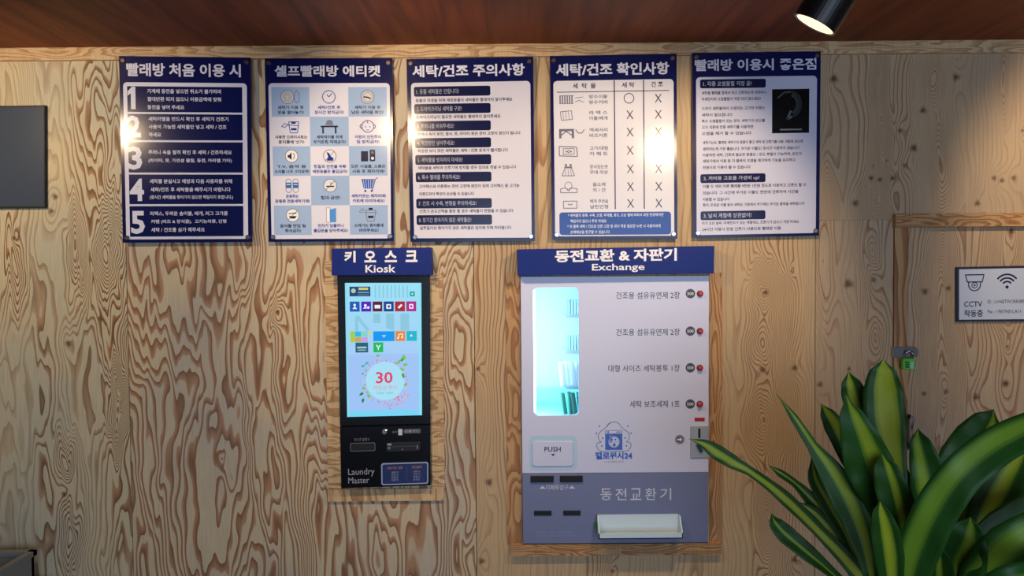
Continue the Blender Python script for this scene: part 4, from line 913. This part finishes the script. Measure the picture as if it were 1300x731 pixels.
LV = [
 # pts (tip to base), half widths, stripe, roll, fold, off
 ([(874,557,.72),(893,563,.73),(912,575,.74),(930,586,.75),(952,598,.76),(976,615,.78),(999,634,.80),(1039,673,.84),(1083,719,.88),(1128,775,.92)],[1,7,10,9,6,7,9,8,11,6],.45,.0,.2,.1),
 ([(986,500,.90),(1008,530,.92),(1031,565,.93),(1055,600,.94),(1077,640,.95),(1094,683,.96),(1106,735,.97)],[1,5,7,16,19,15,8],.34,.1,.25,-.25,.6),
 ([(979,651,.74),(985,664,.74),(998,678,.75),(1024,700,.77),(1055,726,.80),(1096,765,.85)],[1,9,12,11,7,5],.12,.2,.3,0),
 ([(975,590,.78),(990,600,.79),(1010,614,.79),(1030,634,.80),(1050,655,.82),(1075,690,.84),(1100,740,.86)],[1,5,5,9,10,6,6],.2,.3,.3,-.1),
 ([(1009,635,.80),(1031,651,.82),(1051,674,.84),(1083,722,.86),(1105,760,.87)],[1,9,12,9,6],.25,.2,.3,-.2),
 ([(1030,577,.82),(1036,608,.82),(1054,640,.83),(1076,680,.85),(1098,735,.87)],[1,10,13,11,7],.2,.2,.3,0),
 ([(1042,512,.86),(1050,525,.86),(1060,542,.86),(1074,572,.86),(1090,612,.86),(1106,665,.86)],[1,9,13,12,8,6],.42,.25,.3,-.2),
 ([(1077,471,.80),(1080,485,.80),(1084,500,.80),(1092,530,.80),(1105,575,.81),(1120,640,.84)],[2,11,15,15,12,8],.34,.0,.25,.1),
 ([(1121,455,.84),(1121,470,.84),(1121,495,.85),(1124,535,.86),(1131,578,.87),(1139,625,.88),(1143,700,.88)],[2,15,23,25,18,12,8],.55,.0,.12,-.12),
 ([(1074,501,1.0),(1080,525,1.0),(1092,558,1.0),(1103,590,.99),(1114,618,.98),(1126,665,.95),(1132,725,.92)],[2,14,24,30,27,15,9],.32,.05,.25,-.3,.6),
 ([(1119,575,1.02),(1124,592,1.02),(1132,620,1.02),(1140,655,1.01),(1147,700,.98),(1152,760,.93)],[2,14,20,19,15,9],.2,-.1,.3,-.2),
 ([(1117,636,1.08),(1119,652,1.08),(1124,675,1.07),(1129,708,1.05),(1134,760,1.0)],[2,11,17,18,11],.36,.1,.3,-.1),
 ([(1165,543,.88),(1168,560,.88),(1174,585,.88),(1181,620,.88),(1184,655,.87),(1180,730,.86)],[2,12,18,23,18,10],.34,.0,.25,.3,.4),
 ([(1262,519,.86),(1254,532,.86),(1240,554,.87),(1220,583,.88),(1202,612,.88),(1190,650,.87),(1178,740,.86)],[2,15,24,25,19,14,8],.2,.0,.3,-.45),
 ([(1420,505,.98),(1360,522,1.05),(1300,548,1.10),(1258,571,1.12),(1222,601,1.12),(1193,640,1.10),(1172,683,1.07),(1157,731,1.02),(1152,790,.95)],[2,16,22,24,24,25,25,22,12],.42,.0,.12,.3,.12),
 ([(1312,545,.80),(1292,580,.80),(1270,620,.81),(1250,660,.82),(1225,740,.84)],[4,20,25,22,10],.32,.0,.25,0),
 ([(1345,622,.9),(1305,645,.90),(1270,668,.90),(1238,698,.89),(1206,745,.87)],[2,16,19,15,8],.14,.3,.3,-.2),
 ([(1232,656,1.0),(1230,670,1.0),(1225,690,1.0),(1216,715,.98),(1206,755,.95)],[2,16,26,32,20],.22,.1,.3,-.15,.45),
 ([(1380,640,1.0),(1330,668,1.05),(1290,700,1.05),(1250,740,1.0),(1220,790,.92)],[2,26,36,32,12],.35,.1,.2,.3,.2),
 ([(1372,725,1.12),(1320,732,1.16),(1275,750,1.16),(1230,800,1.02)],[2,20,26,14],.3,.1,.2,0,.2),
 # inner crown and leaves behind
 ([(1150,590,.84),(1152,625,.84),(1156,665,.85),(1160,740,.86)],[2,12,15,10],.06,.0,.3,0),
 ([(1205,600,.80),(1202,640,.81),(1196,680,.83),(1188,745,.85)],[2,14,18,10],.1,.0,.3,0),
 ([(1236,590,.77),(1230,630,.78),(1220,670,.80),(1204,745,.84)],[2,15,19,10],.25,.0,.3,0),
 ([(1265,605,.76),(1258,640,.77),(1245,680,.80),(1222,745,.84)],[2,18,24,12],.25,.0,.3,0),
 ([(1330,590,.76),(1305,640,.78),(1278,690,.80),(1240,750,.84)],[2,22,28,12],.2,.0,.3,0),
 ([(1060,668,.80),(1078,690,.81),(1096,716,.82),(1115,760,.84)],[2,9,12,7],.1,.0,.3,0),
 ([(1166,640,.98),(1168,668,.98),(1168,700,.97),(1164,755,.94)],[2,13,17,10],.1,.0,.3,0),
 ([(1098,640,.84),(1104,668,.84),(1112,700,.85),(1124,755,.86)],[2,12,14,8],.06,.0,.3,0),
 ([(1190,690,1.0),(1192,710,1.0),(1192,740,.98),(1186,780,.94)],[2,14,20,12],.15,.0,.3,0),
 ([(1180,610,.80),(1178,650,.81),(1174,690,.83),(1168,750,.85)],[2,14,18,10],.08,.0,.3,0),
]
for a in LV: leaf(*a)
zp = .42
for (px, py, top_d) in ((1128,745,.86),(1172,735,.86),(1215,750,.88)):
    tp = Vector(W(px, py, top_d)); bs = Vector((pot_c.x+(tp.x-pot_c.x)*.35, pot_c.y+(-top_d-pot_c.y)*.5, zp-.04))
    mesh_world('cane', *tube([bs, bs.lerp(tp,.5)+Vector((.006,0,0)), tp+Vector((0,0,-.01)), tp+Vector((0,0,.03))],[.022,.019,.017,.009],12), M['cane'], plant, True)
V, G = lathe([(0,.13),(.01,.135),(.36,.185),(.40,.195),(.42,.195),(.42,.178),(.38,.172)], pot_c, (0,0,1), 40)
mesh_world('pot', V, G, M['pot'], plant, False)
V, G = lathe([(.381,.168),(.392,.165),(.396,.1)], pot_c, (0,0,1), 32); mesh_world('soil', V, G, M['soil'], plant, True)
fill_lettering()
